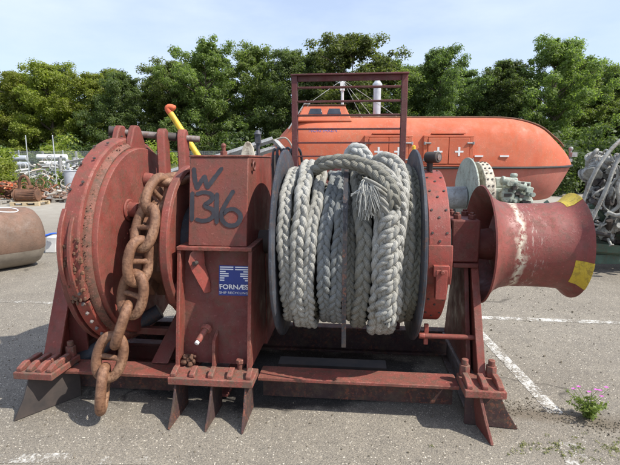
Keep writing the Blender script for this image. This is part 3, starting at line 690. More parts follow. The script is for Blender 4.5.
def rope_mesh(name, path, closed, outward, mat, parent, a=.026, b_=.016, r=.0155, pitch=.20, phase=0.0, taper=None, label=None):
    """outward(P): array of outward directions (the face of the plait looks that way)"""
    P, T, ss, ph, Lt = braid(None, None, None, path, closed, a, b_, r, pitch)
    if not closed and taper is None: taper = lambda q: np.clip(np.minimum(q, 1 - q) * 14 + .25, 0, 1) ** .7
    O_ = outward(P); O_ = O_ - T * (O_ * T).sum(1)[:, None]; O_ /= np.linalg.norm(O_, axis=1)[:, None]
    Sd = np.cross(T, O_)
    V = []; F = []; Y = []; n = 14; off = 0; K = len(P); fat = r * 1.12; rg = np.random.RandomState(int(phase * 1000) % 9999)
    for k in range(5):
        q = ph + 2 * PI * k / 5 + phase
        for sgn in (1,):
            u = a * np.sin(q); w = b_ * np.sin(2 * q)
            du = a * np.cos(q) * 2 * PI / pitch; sl = 1 / np.sqrt(1 + du ** 2)
            d = 0 * r
            cx = u + d * sl; cw = w
            jx = .0015 * np.sin(ss * 37 + rg.rand() * 6) + .001 * np.sin(ss * 91 + rg.rand() * 6)
            Cc = P + Sd * (cx + jx)[:, None] + O_ * (cw + jx * .7)[:, None] + T * (-sgn * d * 0 + sgn * r * .8 * du * sl * -.0)[:, None]
            if closed: TT = np.roll(Cc, -1, 0) - np.roll(Cc, 1, 0)
            else: TT = np.gradient(Cc, axis=0)
            TT /= np.linalg.norm(TT, axis=1)[:, None]
            U = O_ - TT * (O_ * TT).sum(1)[:, None]; U /= np.linalg.norm(U, axis=1)[:, None]; W = np.cross(TT, U)
            ang = np.linspace(0, 2 * PI, n + 1)
            rad = fat * (1 + .05 * np.sin(ss * 60 + rg.rand() * 6) + .03 * np.sin(ss * 23 + rg.rand() * 6)); tw = ss * 9.0 * .085 / fat * .5 + rg.rand() * 6
            if taper is not None: rad = rad * taper(ss / Lt)
            lobes = 1 + .11 * np.abs(np.sin(2.0 * (ang[None, :] + tw[:, None]))) - .04 + .035 * np.sin(9 * ang[None, :] + tw[:, None] * 3 + 4 * np.sin(ss * 31)[:, None])
            ring = Cc[:, None, :] + (U[:, None, :] * np.cos(ang)[None, :, None] * .95 + W[:, None, :] * np.sin(ang)[None, :, None] * 1.08) * (rad[:, None] * lobes)[:, :, None]
            ring[:, -1] = ring[:, 0]
            V.append(ring.reshape(-1, 3))
            yy = np.zeros((K, n + 1, 3)); yy[:, :, 0] = np.linspace(0, 1, n + 1)[None]; yy[:, :, 1] = ss[:, None] * (1 if sgn > 0 else 1); Y.append(yy.reshape(-1, 3))
            I = np.arange(K if closed else K - 1)[:, None]; J = np.arange(n)[None, :]; I2 = (I + 1) % K
            F.append((np.stack([I * (n + 1) + J, I * (n + 1) + J + 1, I2 * (n + 1) + J + 1, I2 * (n + 1) + J], -1).reshape(-1, 4)) + off)
            off += K * (n + 1)
    V = np.vstack(V); F = np.vstack(F); Y = np.vstack(Y)
    me = bpy.data.meshes.new(name); me.from_pydata(V.tolist(), [], F.tolist()); me.update(); me.shade_smooth()
    at = me.attributes.new('yarn', 'FLOAT_VECTOR', 'POINT'); at.data.foreach_set('vector', Y.ravel())
    me.materials.append(MATS[mat]); return link(name, me, parent, label)
rope = local_thing('mooring_rope', 'thick grey white plaited mooring rope wound loosely on the black drum', 'rope')
radial = lambda P: np.stack([P[:, 0] * 0, P[:, 1], P[:, 2] - AZ + .05], 1)
def coil(xt, xm, xb, zt, zb, mat, dia, ry=.54, phase=0, wob=.008, pitch=.20, label=None, name='coil'):
    pts = []; K = 120
    for i in range(K):
        th = 2 * PI * i / K; s_, c_ = math.sin(th), math.cos(th)
        # 0 top, 90 front, 180 bottom
        if s_ >= 0: x = xt + (xm - xt) * (1 - abs(c_)) if c_ > 0 else xb + (xm - xb) * (1 - abs(c_))
        else: x = (xt + xb) / 2
        zc = (zt + zb) / 2; hh = (zt - zb) / 2
        ex = .82
        y = -ry * math.copysign(abs(s_) ** ex, s_); z = zc + hh * math.copysign(abs(c_) ** ex, c_)
        x += wob * math.sin(3 * th + phase * 5) + .004 * math.sin(11 * th + phase * 7); y -= .009 * math.sin(5 * th + phase * 3) + .004 * math.sin(13 * th + phase)
        pts.append((x, y, z))
    k = dia / .095
    rope_mesh(name, pts, True, radial, mat, rope, .030 * k, .0175 * k, .0152 * k, pitch * 1.62 * k, phase)
def lx(px): return (px - 344.5) / 450 * 2.62 / .9954     # across the rope face, from the drum centre
coil(lx(285), lx(284), lx(284) , 1.53, .515, 'rope_white', .082, phase=.3)
coil(lx(302), lx(298.5), lx(297), 1.575, .475, 'rope_white', .092, .565, phase=1.1)
coil(lx(317), lx(310.5), lx(306.5), 1.52, .47, 'rope_white', .078, .555, phase=2.4)
coil(lx(333), lx(325), lx(324), 1.50, .52, 'rope_grey', .084, .55, phase=3.9)
coil(lx(343), lx(338), lx(337.5), 1.50, .51, 'rope_grey', .084, .55, phase=.9)
coil(lx(349), lx(353), lx(352), 1.46, .52, 'rope_dirty', .074, .50, phase=5.1)
coil(lx(360), lx(364), lx(362), 1.53, .495, 'rope_dirty', .10, .55, phase=4.4)
coil(lx(382), lx(379), lx(383), 1.56, .455, 'rope_white', .105, .585, phase=2.0, wob=.016)
coil(lx(398), lx(395), lx(391), 1.56, .45, 'rope_white', .098, .58, phase=1.6, wob=.014)
coil(lx(390), lx(388), lx(388), 1.50, .47, 'rope_dirty', .095, .52, phase=3.1)
coil(lx(411), lx(407), lx(405), 1.55, .53, 'rope_dirty', .085, .53, phase=.6)
coil(lx(420), lx(417), lx(415), 1.53, .545, 'rope_olive', .082, .51, phase=5.7)
for k, px in enumerate((292, 308, 366, 382, 400, 414)):
    coil(lx(px), lx(px), lx(px), 1.44, .53, 'rope_olive', .085, .46, phase=k * 1.3)
# knotted, criss-crossing length hanging in front of the right hand turns
for ph, am, fr, mt in ((0, .030, 5.5, 'rope_white'), (PI, .030, 5.5, 'rope_white')):
    pts = []
    for i in range(90):
        t_ = i / 89; z = 1.50 - t_ * .85; y = -.590 - .035 * math.sin(PI * t_) + .022 * math.cos(t_ * fr * 2 * PI + ph)
        if z < .55: y += (.55 - z) * .5
        if z > 1.30: y += (z - 1.30) * .9
        pts.append((lx(388) + am * math.sin(t_ * fr * 2 * PI + ph), y, z))
    rope_mesh('hitched_length', pts, False, lambda P: np.stack([P[:, 0] * 0 + .1, P[:, 1] * 0 - 1, P[:, 2] * 0 + .1], 1), mt, rope, .022, .014, .0130, .22, ph + .4)
upf = lambda P: np.stack([P[:, 0] * 0, P[:, 1] * 0 - 1, P[:, 2] * 0 + .45], 1)
# loose length laid over the top
pts = spline([(lx(312), -.05, 1.50), (lx(314), -.30, 1.555), (lx(325), -.38, 1.585), (lx(341), -.42, 1.595), (lx(356), -.45, 1.585), (lx(370), -.50, 1.555), (lx(382), -.55, 1.50), (lx(390), -.60, 1.43), (lx(393), -.62, 1.33)], 10)
rope_mesh('crossing_length', pts, False, upf, 'rope_dirty', rope, .026, .017, .0155, .27, .2)
pts = spline([(lx(347), -.05, 1.47), (lx(347), -.18, 1.58), (lx(352), -.22, 1.665), (lx(362), -.24, 1.66), (lx(368), -.25, 1.60), (lx(372), -.32, 1.50)], 10)
rope_mesh('loose_bight', pts, False, upf, 'rope_pale', rope, .025, .015, .0145, .22, 1.2)
pts = spline([(lx(373), -.15, 1.47), (lx(378), -.28, 1.58), (lx(387), -.34, 1.61), (lx(396), -.38, 1.58), (lx(401), -.46, 1.50), (lx(400), -.56, 1.35), (lx(396), -.60, 1.10)], 10)
rope_mesh('loose_bight', pts, False, upf, 'rope_white', rope, .027, .017, .0155, .27, 2.2)
pts = spline([(lx(360), -.30, 1.55), (lx(372), -.42, 1.56), (lx(385), -.52, 1.52), (lx(395), -.58, 1.44), (lx(399), -.60, 1.32)], 10)
rope_mesh('loose_bight', pts, False, upf, 'rope_white', rope, .025, .016, .0145, .25, 3.0)
# frayed end
fr = M(); rr = random.Random(11)
def yarnmesh(mm, name, mat):
    o = mm.obj(name, mat, rope, smooth=60); return o
for i in range(170):
    s0 = Vector((lx(366) + rr.gauss(0, .012), -.56 + rr.gauss(0, .008), 1.475 + rr.gauss(0, .012)))
    ex, ez = rr.uniform(-.055, .055), rr.uniform(-.20, -.09)
    e = s0 + Vector((ex + .02, -.05 + rr.gauss(0, .02), ez))
    md = (s0 + e) / 2 + Vector((rr.gauss(0, .01), -.035, .012))
    fr.tube(spline([s0, md, e], 4), rr.uniform(.0012, .0028), 4)
for k in range(2):
    s0 = Vector((lx(364), -.57, 1.44 - .01 * k)); fr.tube(spline([s0, s0 + Vector((-.04, -.03, -.01)), s0 + Vector((-.075, -.03, -.04 + .02 * k))], 5), .004, 6)
fr.obj('frayed_end', 'rope_pale', rope, smooth=60)
sb = M()
for k in range(7):
    s0 = Vector((lx(364 + k * 1.2), -.575 - .006 * (k % 2), 1.50 - .012 * k)); sb.tube(spline([s0, s0 + Vector((.05, -.045, -.02 - .010 * k)), s0 + Vector((.10, -.055, -.05 - .016 * k)), s0 + Vector((.135, -.035, -.08 - .022 * k))], 5), .0085, 7)
sb.obj('opened_strands', 'rope_white', rope, smooth=60)

# thin steel strap hanging in front of the rope
sm = M()
P_ = spline([(lx(346), -.30, 1.56), (lx(346), -.50, 1.48), (lx(346), -.60, 1.30), (lx(346), -.635, 1.0), (lx(346), -.625, .70), (lx(346), -.61, .50)], 8)
n = len(P_); vs = []
for p in P_: vs += [p + Vector((-.013, -.004, 0)), p + Vector((.013, -.004, 0)), p + Vector((.013, .004, 0)), p + Vector((-.013, .004, 0))]
fs = [(i * 4 + j, i * 4 + (j + 1) % 4, i * 4 + 4 + (j + 1) % 4, i * 4 + 4 + j) for i in range(n - 1) for j in range(4)] + [(0, 1, 2, 3), (4 * n - 4, 4 * n - 1, 4 * n - 2, 4 * n - 3)]
sm.add(vs, fs); o = sm.obj('steel_strap', 'strap_dark', smooth=30); o.location = (OX, OY, 0); o.rotation_euler = (0, 0, YAW)
tag(o, 'thin dark steel strap hanging down the front of the rope coils', 'strap')

# ------------------------------------------------------------------ anchor chain
chain = local_thing('anchor_chain', 'heavy rusty brown stud link chain hanging from the wheel beside the big red disc', 'chain')
def link_mesh(length=.325, width=.212, d=.062):
    mm = M(); hl, hw = length / 2 - d / 2, width / 2 - d / 2; pts = []
    for k in range(36):
        a = 2 * PI * k / 36; ca, sa = math.cos(a), math.sin(a)
        pts.append((hw * math.copysign(abs(ca) ** .80, ca), 0, hl * math.copysign(abs(sa) ** .92, sa)))
    mm.tube(pts, d / 2, 14, True)
    rs = [.028, .019, .0165, .0165, .019, .028]; xs = [-hw + .008, -hw * .62, -hw * .2, hw * .2, hw * .62, hw - .008]
    mm.tube([(x, 0, 0) for x in xs], rs, 12)
    me = mm.obj('link', 'chain_rust', chain, smooth=60); return me
def place_link(o, c, d, facing):
    z = Vector(d).normalized(); y = Vector(facing); y = (y - z * y.dot(z)).normalized(); x = y.cross(z)
    o.matrix_local = Matrix.Translation(c) @ Matrix((x, y, z)).transposed().to_4x4()
ends = [((-1.165, -.02, 1.49), (-1.185, -.30, 1.44), (0, -.6, .8)),
        ((-1.18, -.26, 1.475), (-1.225, -.475, 1.24), (.80, .1, .5)),
        ((-1.215, -.46, 1.295), (-1.240, -.565, 1.01), (-.35, -.90, .1)),
        ((-1.232, -.565, 1.085), (-1.262, -.60, .79), (.80, -.45, 0)),
        ((-1.258, -.60, .865), (-1.315, -.615, .575), (-.20, -.95, 0)),
        ((-1.312, -.615, .655), (-1.40, -.65, .38), (.93, .35, .2)),
        ((-1.392, -.655, .455), (-1.452, -.70, .165), (.22, -.95, .1)),
        ((-1.448, -.70, .245), (-1.470, -.735, -.04), (.93, .35, 0))]
LIFT = .105
ends = [(Vector(a) + Vector((0, 0, LIFT * k / 7)), Vector(b_) + Vector((0, 0, LIFT * (k + 1) / 7)), f) for k, (a, b_, f) in enumerate(ends)]
proto = link_mesh()
for i, (a, b_, f) in enumerate(ends):
    o = proto if i == 0 else proto.copy()
    if i: C.objects.link(o); o.parent = chain
    a = Vector(a); b_ = Vector(b_); place_link(o, (a + b_) / 2, a - b_, f)

# ------------------------------------------------------------------ lifeboat
LBY = 14.45
boat = thing('lifeboat', 'big faded orange enclosed lifeboat standing ashore behind the windlass', 'boat', (0, 0, 0))
ST = [ # x gunwale, x top, x keel, half beam, z top, z gunwale, z keel
    (-1.75, -1.45, -1.3, .25, 1.75, 1.52, .9), (-1.45, -1.05, -1.1, .75, 2.15, 1.50, .6), (-1.0, -.7, -.7, 1.12, 2.55, 1.47, .42), (-.3, -.25, -.2, 1.36, 2.84, 1.43, .36),
    (.8, .8, .8, 1.45, 2.87, 1.41, .34), (3.2, 3.2, 3.2, 1.47, 2.86, 1.39, .33), (5.2, 5.2, 5.2, 1.42, 2.86, 1.39, .33), (6.2, 6.1, 6.2, 1.30, 2.82, 1.39, .33),
    (7.0, 6.85, 6.9, 1.08, 2.62, 1.40, .34), (7.55, 7.35, 7.3, .84, 2.28, 1.41, .36), (7.98, 7.80, 7.55, .52, 1.92, 1.43, .40), (8.18, 8.10, 7.68, .22, 1.66, 1.45, .46)]
def interp_st(x):
    pass
def sect_top(s, n=44):
    xg, xt, xk, hb, zt, zg, zk = s; out = []
    for i in range(n + 1):
        a = PI * i / n; c, s_ = math.cos(a), math.sin(a)
        y = hb * math.copysign(abs(c) ** .42, c); z = zg + (zt - zg) * abs(s_) ** .62; f_ = (z - zg) / (zt - zg)
        out.append((xg + (xt - xg) * f_, LBY - y, z))
    return out
def sect_hull(s, n=20):
    xg, xt, xk, hb, zt, zg, zk = s; out = []
    for i in range(n + 1):
        a = PI * i / n; c, s_ = math.cos(a), math.sin(a)
        y = (hb - .03) * math.copysign(abs(c) ** .6, c); z = zg - (zg - zk) * abs(s_) ** .9; f_ = (zg - z) / (zg - zk)
        out.append((xg + (xk - xg) * f_, LBY - y * (1 - .12 * f_), z))
    return out
def refine(ST, k=4):
    P = [spline([(s[i], s[i + 1] if i + 1 < 7 else 0, 0) for s in ST], k) for i in range(0, 7)]
    return [tuple(P[i][j].x for i in range(7)) for j in range(len(P[0]))]
STR = refine(ST)
def loft(fn, name, mat):
    rows = [fn(s) for s in STR]; n = len(rows[0]); mm = M(); vs = [p for r_ in rows for p in r_]
    fs = [(i * n + j, i * n + j + 1, (i + 1) * n + j + 1, (i + 1) * n + j) for i in range(len(rows) - 1) for j in range(n - 1)]
    fs += [tuple(range(n)), tuple(range((len(rows) - 1) * n, len(rows) * n))]
    mm.add(vs, fs); return mm.obj(name, mat, boat, smooth=35)
canopy = loft(sect_top, 'canopy', 'boat_orange'); loft(sect_hull, 'hull', 'boat_hull')
mm = M()
side = [(s[0], LBY - s[3] - .01, s[5]) for s in STR]; back = [(s[0], LBY + s[3] + .01, s[5]) for s in STR][::-1]
mm.tube(side + back, .035, 8, True); mm.obj('gunwale_fender', 'rubber_black', boat)
mm = M(); mm.tube([(s[1], LBY - min(s[3], .72) * .9, s[4] + .01) for s in STR if -.6 < s[1] < 7.75], .03, 6); mm.obj('roof_rail', 'rust', boat)
# tower
def frustum(mm, x0, x1, y0, y1, z0, X0, X1, Y0, Y1, z1): mm.hexa([(x0, y0, z0), (x1, y0, z0), (x1, y1, z0), (x0, y1, z0), (X0, Y0, z1), (X1, Y0, z1), (X1, Y1, z1), (X0, Y1, z1)])
mm = M(); TY = 13.25
frustum(mm, -.42, 1.22, TY, 15.4, 2.70, -.18, 1.02, TY + .2, 15.2, 3.17); tw = mm.obj('conning_tower', 'boat_orange', boat, bevel=.04)
mm = M(); mm.box(-.2, 1.04, TY + .18, 15.2, 3.172, 3.2); mm.obj('tower_roof', 'rust', boat)
for wx in (-.02, .52):
    mm = M(); y_ = lambda z: TY + .2 * (z - 2.70) / .47 - .012
    mm.hexa([(wx - .03, y_(2.92), 2.92), (wx + .38, y_(2.92), 2.92), (wx + .38, y_(2.92) + .02, 2.92), (wx - .03, y_(2.92) + .02, 2.92), (wx + .03, y_(3.08), 3.08), (wx + .34, y_(3.08), 3.08), (wx + .34, y_(3.08) + .02, 3.08), (wx + .03, y_(3.08) + .02, 3.08)])
    mm.obj('window', 'glass_dark', boat, bevel=.01)
def hatch(xc, w):
    z0, z1 = 1.43, 2.30; y0 = LBY - 1.475
    mm = M(); t_ = .06
    mm.box(xc - w / 2, xc + w / 2, y0 - .035, y0 + .12, z1 - t_, z1); mm.box(xc - w / 2, xc + w / 2, y0 - .035, y0 + .12, z0, z0 + t_)
    for s in (-1, 1):
        a = xc + s * w / 2; mm.box(min(a, a - s * .12), max(a, a - s * .12), y0 - .034, y0 + .12, z0 + t_, z1 - t_)
    fr_ = mm.obj('hatch_frame', 'boat_orange', boat, bevel=.012)
    for s in (-1, 1):
        xa, xb = sorted((xc + s * .008, xc + s * (w / 2 - .125)))
        mm = M(); mm.box(xa, xb, y0 - .05, y0 + .1, z0 + t_ + .01, z1 - t_ - .01); d_ = mm.obj('hatch_door', 'boat_orange', boat, bevel=.012)
        cx = (xa + xb) / 2; mm = M(); mm.box(cx - .12, cx + .12, y0 - .056, y0 - .051, 1.82, 1.87); mm.box(cx - .028, cx + .028, y0 - .057, y0 - .051, 1.72, 1.8195); mm.box(cx - .028, cx + .028, y0 - .057, y0 - .051, 1.8705, 1.97)
        mm.obj('white_cross', 'white_paint', d_, smooth=0)
        for zz in (1.62, 2.08):
            mm = M(); mm.cyl((xc + s * (w / 2 - .20), y0 - .075, zz), (xc + s * (w / 2 - .02), y0 - .06, zz), .022, n=8); mm.cyl((xc + s * (w / 2 - .02), y0 - .06, zz - .04), (xc + s * (w / 2 - .02), y0 - .06, zz + .04), .028, n=8); mm.obj('hinge', 'grey_steel', d_)
    mm = M(); mm.box(xc - w * .33, xc + w * .33, y0 + .0, y0 + .10, z1 + .04, z1 + .065); mm.obj('rain_strip', 'boat_orange', boat)
hatch(3.92, 1.42); hatch(2.22, 1.36)
mm = M()
for a, b_ in ((4.68, 4.92), (5.42, 5.68), (6.55, 6.75)):
    k = LBY - (1.475 if a < 5 else 1.42 if a < 6 else 1.13); mm.box(a, b_, k - .012, k + .06, 1.70, 1.745)
mm.obj('reflective_strip', 'graffiti_white', boat, smooth=0)
nm = text('NORMAREN', .17, (0, 0, 0), (0, 0, 0), 'text_blue', boat, width=.8, name='name_lettering', ext=0.0)
from mathutils.bvhtree import BVHTree
tree_ = BVHTree.FromPolygons([v.co for v in canopy.data.vertices], [tuple(p.vertices) for p in canopy.data.polygons])
for v in nm.data.vertices:
    x_, z_ = v.co.x + .37, v.co.y + 2.40; hit = tree_.ray_cast(Vector((x_, 8, z_)), Vector((0, 1, 0)))[0]; v.co = Vector((x_, (hit.y if hit else 13.1) - .006, z_))
mm = M(); mm.cyl((2.06, 14.3, 2.7), (2.06, 14.3, 3.83), .115, n=18); mm.cyl((2.06, 14.3, 3.83), (2.06, 14.3, 3.90), .15, n=18); mm.cyl((2.06, 14.3, 3.90), (2.06, 14.3, 4.03), .15, .05, n=18); mm.obj('exhaust_stack', 'galvanised', boat)
mm = M(); mm.cyl((1.0, 14.4, 3.1), (1.0, 14.4, 4.1), .045, n=10); mm.box(.93, 1.07, 14.33, 14.47, 3.72, 3.98); mm.obj('mast', 'white_paint', boat)
mm = M()
for k in (0, .14): mm.tube([(-.62 + k, 13.3, 2.5), (-.10 + k, 13.5, 3.32)], .02, 6)
for k in range(4): mm.tube([(-.55 + .13 * k, 13.33 + .05 * k, 2.62 + .2 * k), (-.41 + .13 * k, 13.33 + .05 * k, 2.62 + .2 * k)], .014, 5)
mm.obj('boarding_ladder', 'grey_steel', boat)
mm = M()
for e in ((-.1, 13.6, 3.2), (1.55, 13.7, 2.85), (1.9, 13.9, 2.86), (2.7, 14, 2.86)): mm.tube([(1.0, 14.4, 4.05), e], .008, 4)
mm.obj('mast_stays', 'grey_steel', boat)
mm = M()
for x in (.6, 5.6): mm.box(x - .12, x + .12, 13.5, 15.4, .0, .42)
mm.obj('cradle', 'wood_grey', boat, bevel=.01)
mm = M(); mm.tube(spline([(-.38, 13.02, 2.45), (-.42, 12.93, 2.2), (-.43, 12.9, 1.9), (-.40, 12.95, 1.7)], 6), .05, 10); tag(mm.obj('fender', 'white_paint', smooth=60), 'long white fender hanging at the left end of the orange lifeboat', 'fender')
mm = M(); mm.cyl((2.86, 12.6, .0), (2.86, 12.6, 1.98), .05, n=12); mm.cyl((2.86, 12.6, 1.98), (2.86, 12.6, 2.01), .055, .02, n=12)
tag(mm.obj('bollard_post', 'yellow_pole_paint'), 'yellow post just left of the lifeboat\'s right hand hatch', 'post')
mm = M(); mm.cyl((8.2, 14.4, 1.45), (8.2, 14.4, 1.95), .04, n=10); mm.ball((8.2, 14.38, 1.96), .07, 10); mm.cbox((8.26, 14.3, 1.78), (.16, .12, .14)); mm.cbox((8.14, 14.3, 1.6), (.12, .12, .1)); mm.obj('bow_fitting', 'grey_steel', boat)

# ------------------------------------------------------------------ pale winch behind the warping drum
pw = thing('pale_winch', 'pale mint green winch with grey disc in front of the lifeboat', 'winch', (0, 0, 0))
def lathe_at(mm, prof, cy, cz, n=40): mm.lathe(prof, cy, cz, n)
mm = M(); mm.cyl((1.3, 6.6, 1.05), (2.24, 6.5, 1.07), .16, n=28); mm.obj('winch_barrel', 'grey_steel', pw)
mm = M(); mm.lathe([(2.24, .05), (2.24, .50), (2.265, .50), (2.265, .05)], 6.5, 1.14, 56); mm.obj('winch_flange', 'mint_paint', pw, bevel=.005)
mm = M(); mm.lathe([(2.36, .05), (2.36, .46), (2.50, .46), (2.50, .05)], 6.5, 1.12, 56); cr_ = mm.obj('brake_ring', 'cream_paint', pw, bevel=.01)
mm = M()
for a in range(0, 360, 12):
    u = (-math.sin(R(a)), math.cos(R(a)))
    for x in (2.40, 2.46): mm.cyl((x, 6.5 + u[0] * .458, 1.12 + u[1] * .458), (x, 6.5 + u[0] * .468, 1.12 + u[1] * .468), .014, n=6)
mm.obj('rivets', 'iron_dark', pw, kind='stuff')
mm = M(); mm.box(2.58, 3.0, 6.3, 6.8, .5, 1.22); mm.box(2.60, 2.92, 6.34, 6.74, 1.222, 1.36); mm.cyl((2.72, 6.28, 1.12), (2.72, 6.18, 1.12), .10, n=18); mm.cyl((2.9, 6.45, 1.36), (2.9, 6.45, 1.42), .05, n=12)
mm.obj('gear_housing', 'mint_paint', pw, bevel=.02)
mm = M(); mm.cyl((2.62, 6.2, 1.34), (2.95, 6.2, 1.24), .055, n=14); mm.cyl((2.95, 6.2, 1.24), (3.06, 6.2, 1.20), .03, n=12); mm.cyl((3.0, 6.4, 1.0), (3.14, 6.4, 1.0), .09, n=18); mm.box(2.98, 3.08, 6.3, 6.5, 1.1, 1.3)
mm.obj('valve_block', 'mint_paint', pw, bevel=.006)
mm = M(); 
rq = random.Random(8)
for k in range(26):
    c = (rq.uniform(2.62, 3.02), rq.uniform(6.16, 6.29), rq.uniform(.88, 1.30)); mm.cbox(c, (rq.uniform(.05, .16), rq.uniform(.04, .1), rq.uniform(.03, .08)), (0, 0, rq.gauss(0, .06)))
    if k % 2: mm.cyl((c[0], c[1] - .02, c[2]), (c[0], c[1] - .09, c[2]), rq.uniform(.015, .04), n=12)
mm.obj('small_fittings', 'mint_paint', pw, kind='stuff', bevel=.004)
mm = M()
for k in range(14): mm.cbox((rq.uniform(2.62, 3.0), rq.uniform(6.13, 6.2), rq.uniform(.88, 1.30)), (rq.uniform(.04, .11), rq.uniform(.03, .08), rq.uniform(.015, .05)), (0, 0, rq.gauss(0, .06)))
mm.obj('dark_fittings', 'iron_dark', pw, kind='stuff')
mm = M(); mm.box(1.3, 1.5, 6.2, 6.9, .0, .95); mm.box(2.26, 2.34, 6.1, 6.9, 0, .8); mm.box(1.2, 3.1, 6.15, 6.25, 0, .12); mm.box(1.2, 3.1, 6.75, 6.85, 0, .12); mm.obj('winch_frame', 'grey_steel', pw, bevel=.005)
mm = M(); mm.cyl((3.02, 6.25, .90), (3.14, 6.18, .99), .028, n=12); mm.obj('handle', 'iron_dark', pw)

# ------------------------------------------------------------------ grey machinery heap on a green skid
mh = thing('machinery_skid', 'tall heap of pale grey engine blocks and hoses on a green steel skid', 'machinery', (0, 0, 0))
mm = M(); mm.box(3.75, 8.0, 6.35, 6.47, .12, .26); mm.box(3.75, 8.0, 8.2, 8.32, .12, .26)
for x in (3.8, 5.0, 6.4): mm.box(x, x + .12, 6.472, 8.2, .12, .24)
mm.obj('skid_frame', 'skid_green', mh, bevel=.006)
mm = M(); 
for (a, b_) in (((3.85, 6.40, .25), (4.6, 6.40, .95)), ((4.75, 6.40, .26), (4.0, 6.38, .98)), ((4.0, 6.36, .25), (4.0, 7.6, .9))): mm.tube([a, b_], .05, 4)
mm.obj('skid_brace', 'skid_green', mh)
mm = M(); mm.prism([(3.78, 6.30, .46), (5.9, 6.05, .30), (5.9, 6.12, .26), (3.78, 6.37, .42)], (0, .03, -.12)); mm.obj('skid_rail', 'skid_green', mh)
rr = random.Random(21)
def pump(x, y, z, s, ax):
    mm = M(); d = Vector(ax).normalized(); c = Vector((x, y, z))
    mm.cyl(c - d * .28 * s, c + d * .28 * s, .15 * s, n=20); mm.cyl(c + d * .28 * s, c + d * .32 * s, .19 * s, n=20); mm.cyl(c - d * .32 * s, c - d * .28 * s, .19 * s, n=20)
    mm.cyl(c + d * .32 * s, c + d * .46 * s, .09 * s, n=14); mm.cbox(c + Vector((0, 0, .16 * s)), (.16 * s, .2 * s, .12 * s)); mm.cyl(c + Vector((0, -.12 * s, .05 * s)), c + Vector((0, -.26 * s, .08 * s)), .06 * s, n=12)
    u, w = basis(d)
    for k in range(8):
        a = 2 * PI * k / 8; p = c + (u * math.cos(a) + w * math.sin(a)) * .165 * s; mm.cyl(p + d * .25 * s, p + d * .35 * s, .015 * s, n=6)
    for k in range(5): mm.tube([c + d * (-.2 + .09 * k) * s + (u * math.cos(2 * PI * j / 14) + w * math.sin(2 * PI * j / 14)) * .156 * s for j in range(14)], .010 * s, 5, True)
    mm.obj('pump_body', 'machine_grey', mh, bevel=.004)
rp = random.Random(41)
for k in range(54):
    x = 3.98 + 2.3 * rp.random() ** 1.1; y = 6.30 + rp.random() * .5; z = .55 + 1.30 * rp.random() * min(1, .62 + (x - 3.95) * .8)
    pump(x, y, z, rp.uniform(.36, .68), (rp.uniform(-1, 1), rp.uniform(-1, .3), rp.uniform(-.6, .6)))
mm = M()
for i in range(300):
    x = 3.95 + 2.2 * rr.random(); zt_ = min(1.80, 1.25 + (x - 3.95) * 1.0); z = rr.uniform(.45, zt_); y = rr.uniform(6.25, 6.6); k = rr.random()
    if k < .35: mm.cbox((x, y, z), (rr.uniform(.03, .10), rr.uniform(.03, .10), rr.uniform(.03, .09)), (0, 0, rr.gauss(0, .2)))
    elif k < .75:
        dv = Vector((rr.gauss(0, 1), rr.gauss(0, .6), rr.gauss(0, .7))).normalized() * rr.uniform(.03, .09); mm.cyl(Vector((x, y, z)) - dv, Vector((x, y, z)) + dv, rr.uniform(.012, .035), n=10); mm.cyl(Vector((x, y, z)) + dv * .8, Vector((x, y, z)) + dv, rr.uniform(.03, .045), n=10)
    else: mm.ball((x, y, z), rr.uniform(.02, .045), 8)
mm.obj('fittings', 'machine_grey', mh, kind='stuff', bevel=0)
mm = M()
for i in range(150):
    x = 3.98 + 2.1 * rr.random(); z = rr.uniform(.45, min(1.7, 1.15 + (x - 3.95) * 1.0)); y = rr.uniform(6.2, 6.5)
    dv = Vector((rr.gauss(0, 1), rr.gauss(0, .6), rr.gauss(0, .7))).normalized() * rr.uniform(.03, .1); mm.cyl(Vector((x, y, z)) - dv, Vector((x, y, z)) + dv, rr.uniform(.015, .05), n=8)
mm.obj('dark_fittings', 'iron_dark', mh, kind='stuff')
mm = M(); mm.box(4.8, 6.6, 6.95, 7.9, .3, 1.5); mm.obj('engine_block', 'iron_dark', mh, bevel=.02)
hoses = [[(4.55, 6.3, 1.95), (4.15, 6.1, 1.88), (3.85, 6.05, 1.55), (3.72, 6.1, 1.1), (3.72, 6.1, .75)],
         [(4.6, 6.2, 1.98), (4.30, 6.0, 1.98), (4.05, 6.0, 1.6), (3.93, 6.0, 1.2), (3.85, 6.1, .8)],
         [(4.6, 6.1, 1.95), (4.55, 5.95, 1.7), (4.45, 5.95, 1.2), (4.35, 6.0, .8), (4.30, 6.0, .42)],
         [(4.5, 6.1, 2.0), (4.72, 5.95, 1.8), (4.62, 5.95, 1.3), (4.2, 6.0, .9), (4.05, 6.1, .9)],
         [(4.9, 6.2, 2.0), (4.98, 5.95, 1.7), (4.75, 5.9, 1.3), (4.78, 5.95, .9)],
         [(4.35, 6.2, 1.4), (4.2, 6.05, 1.45), (4.12, 6.05, 1.25), (4.2, 6.1, 1.0), (4.1, 6.2, .85)],
         [(5.0, 6.2, 1.9), (5.25, 5.95, 1.5), (5.1, 5.9, 1.0), (4.8, 6.0, .7)],
         [(3.95, 6.3, 1.72), (3.85, 6.15, 1.73), (3.78, 6.2, 1.6)]]
for k in range(16):
    x = 3.85 + rr.random() * 1.6; y = 6.05 + rr.random() * .25; z = rr.uniform(1.0, 1.9)
    hoses.append([(x, y + .2, z), (x + rr.uniform(-.15, .15), y, z + .05), (x + rr.uniform(-.2, .2), y, z - .3), (x + rr.uniform(-.25, .25), y, z - .55), (x + rr.uniform(-.2, .2), y + .2, z - .65)])
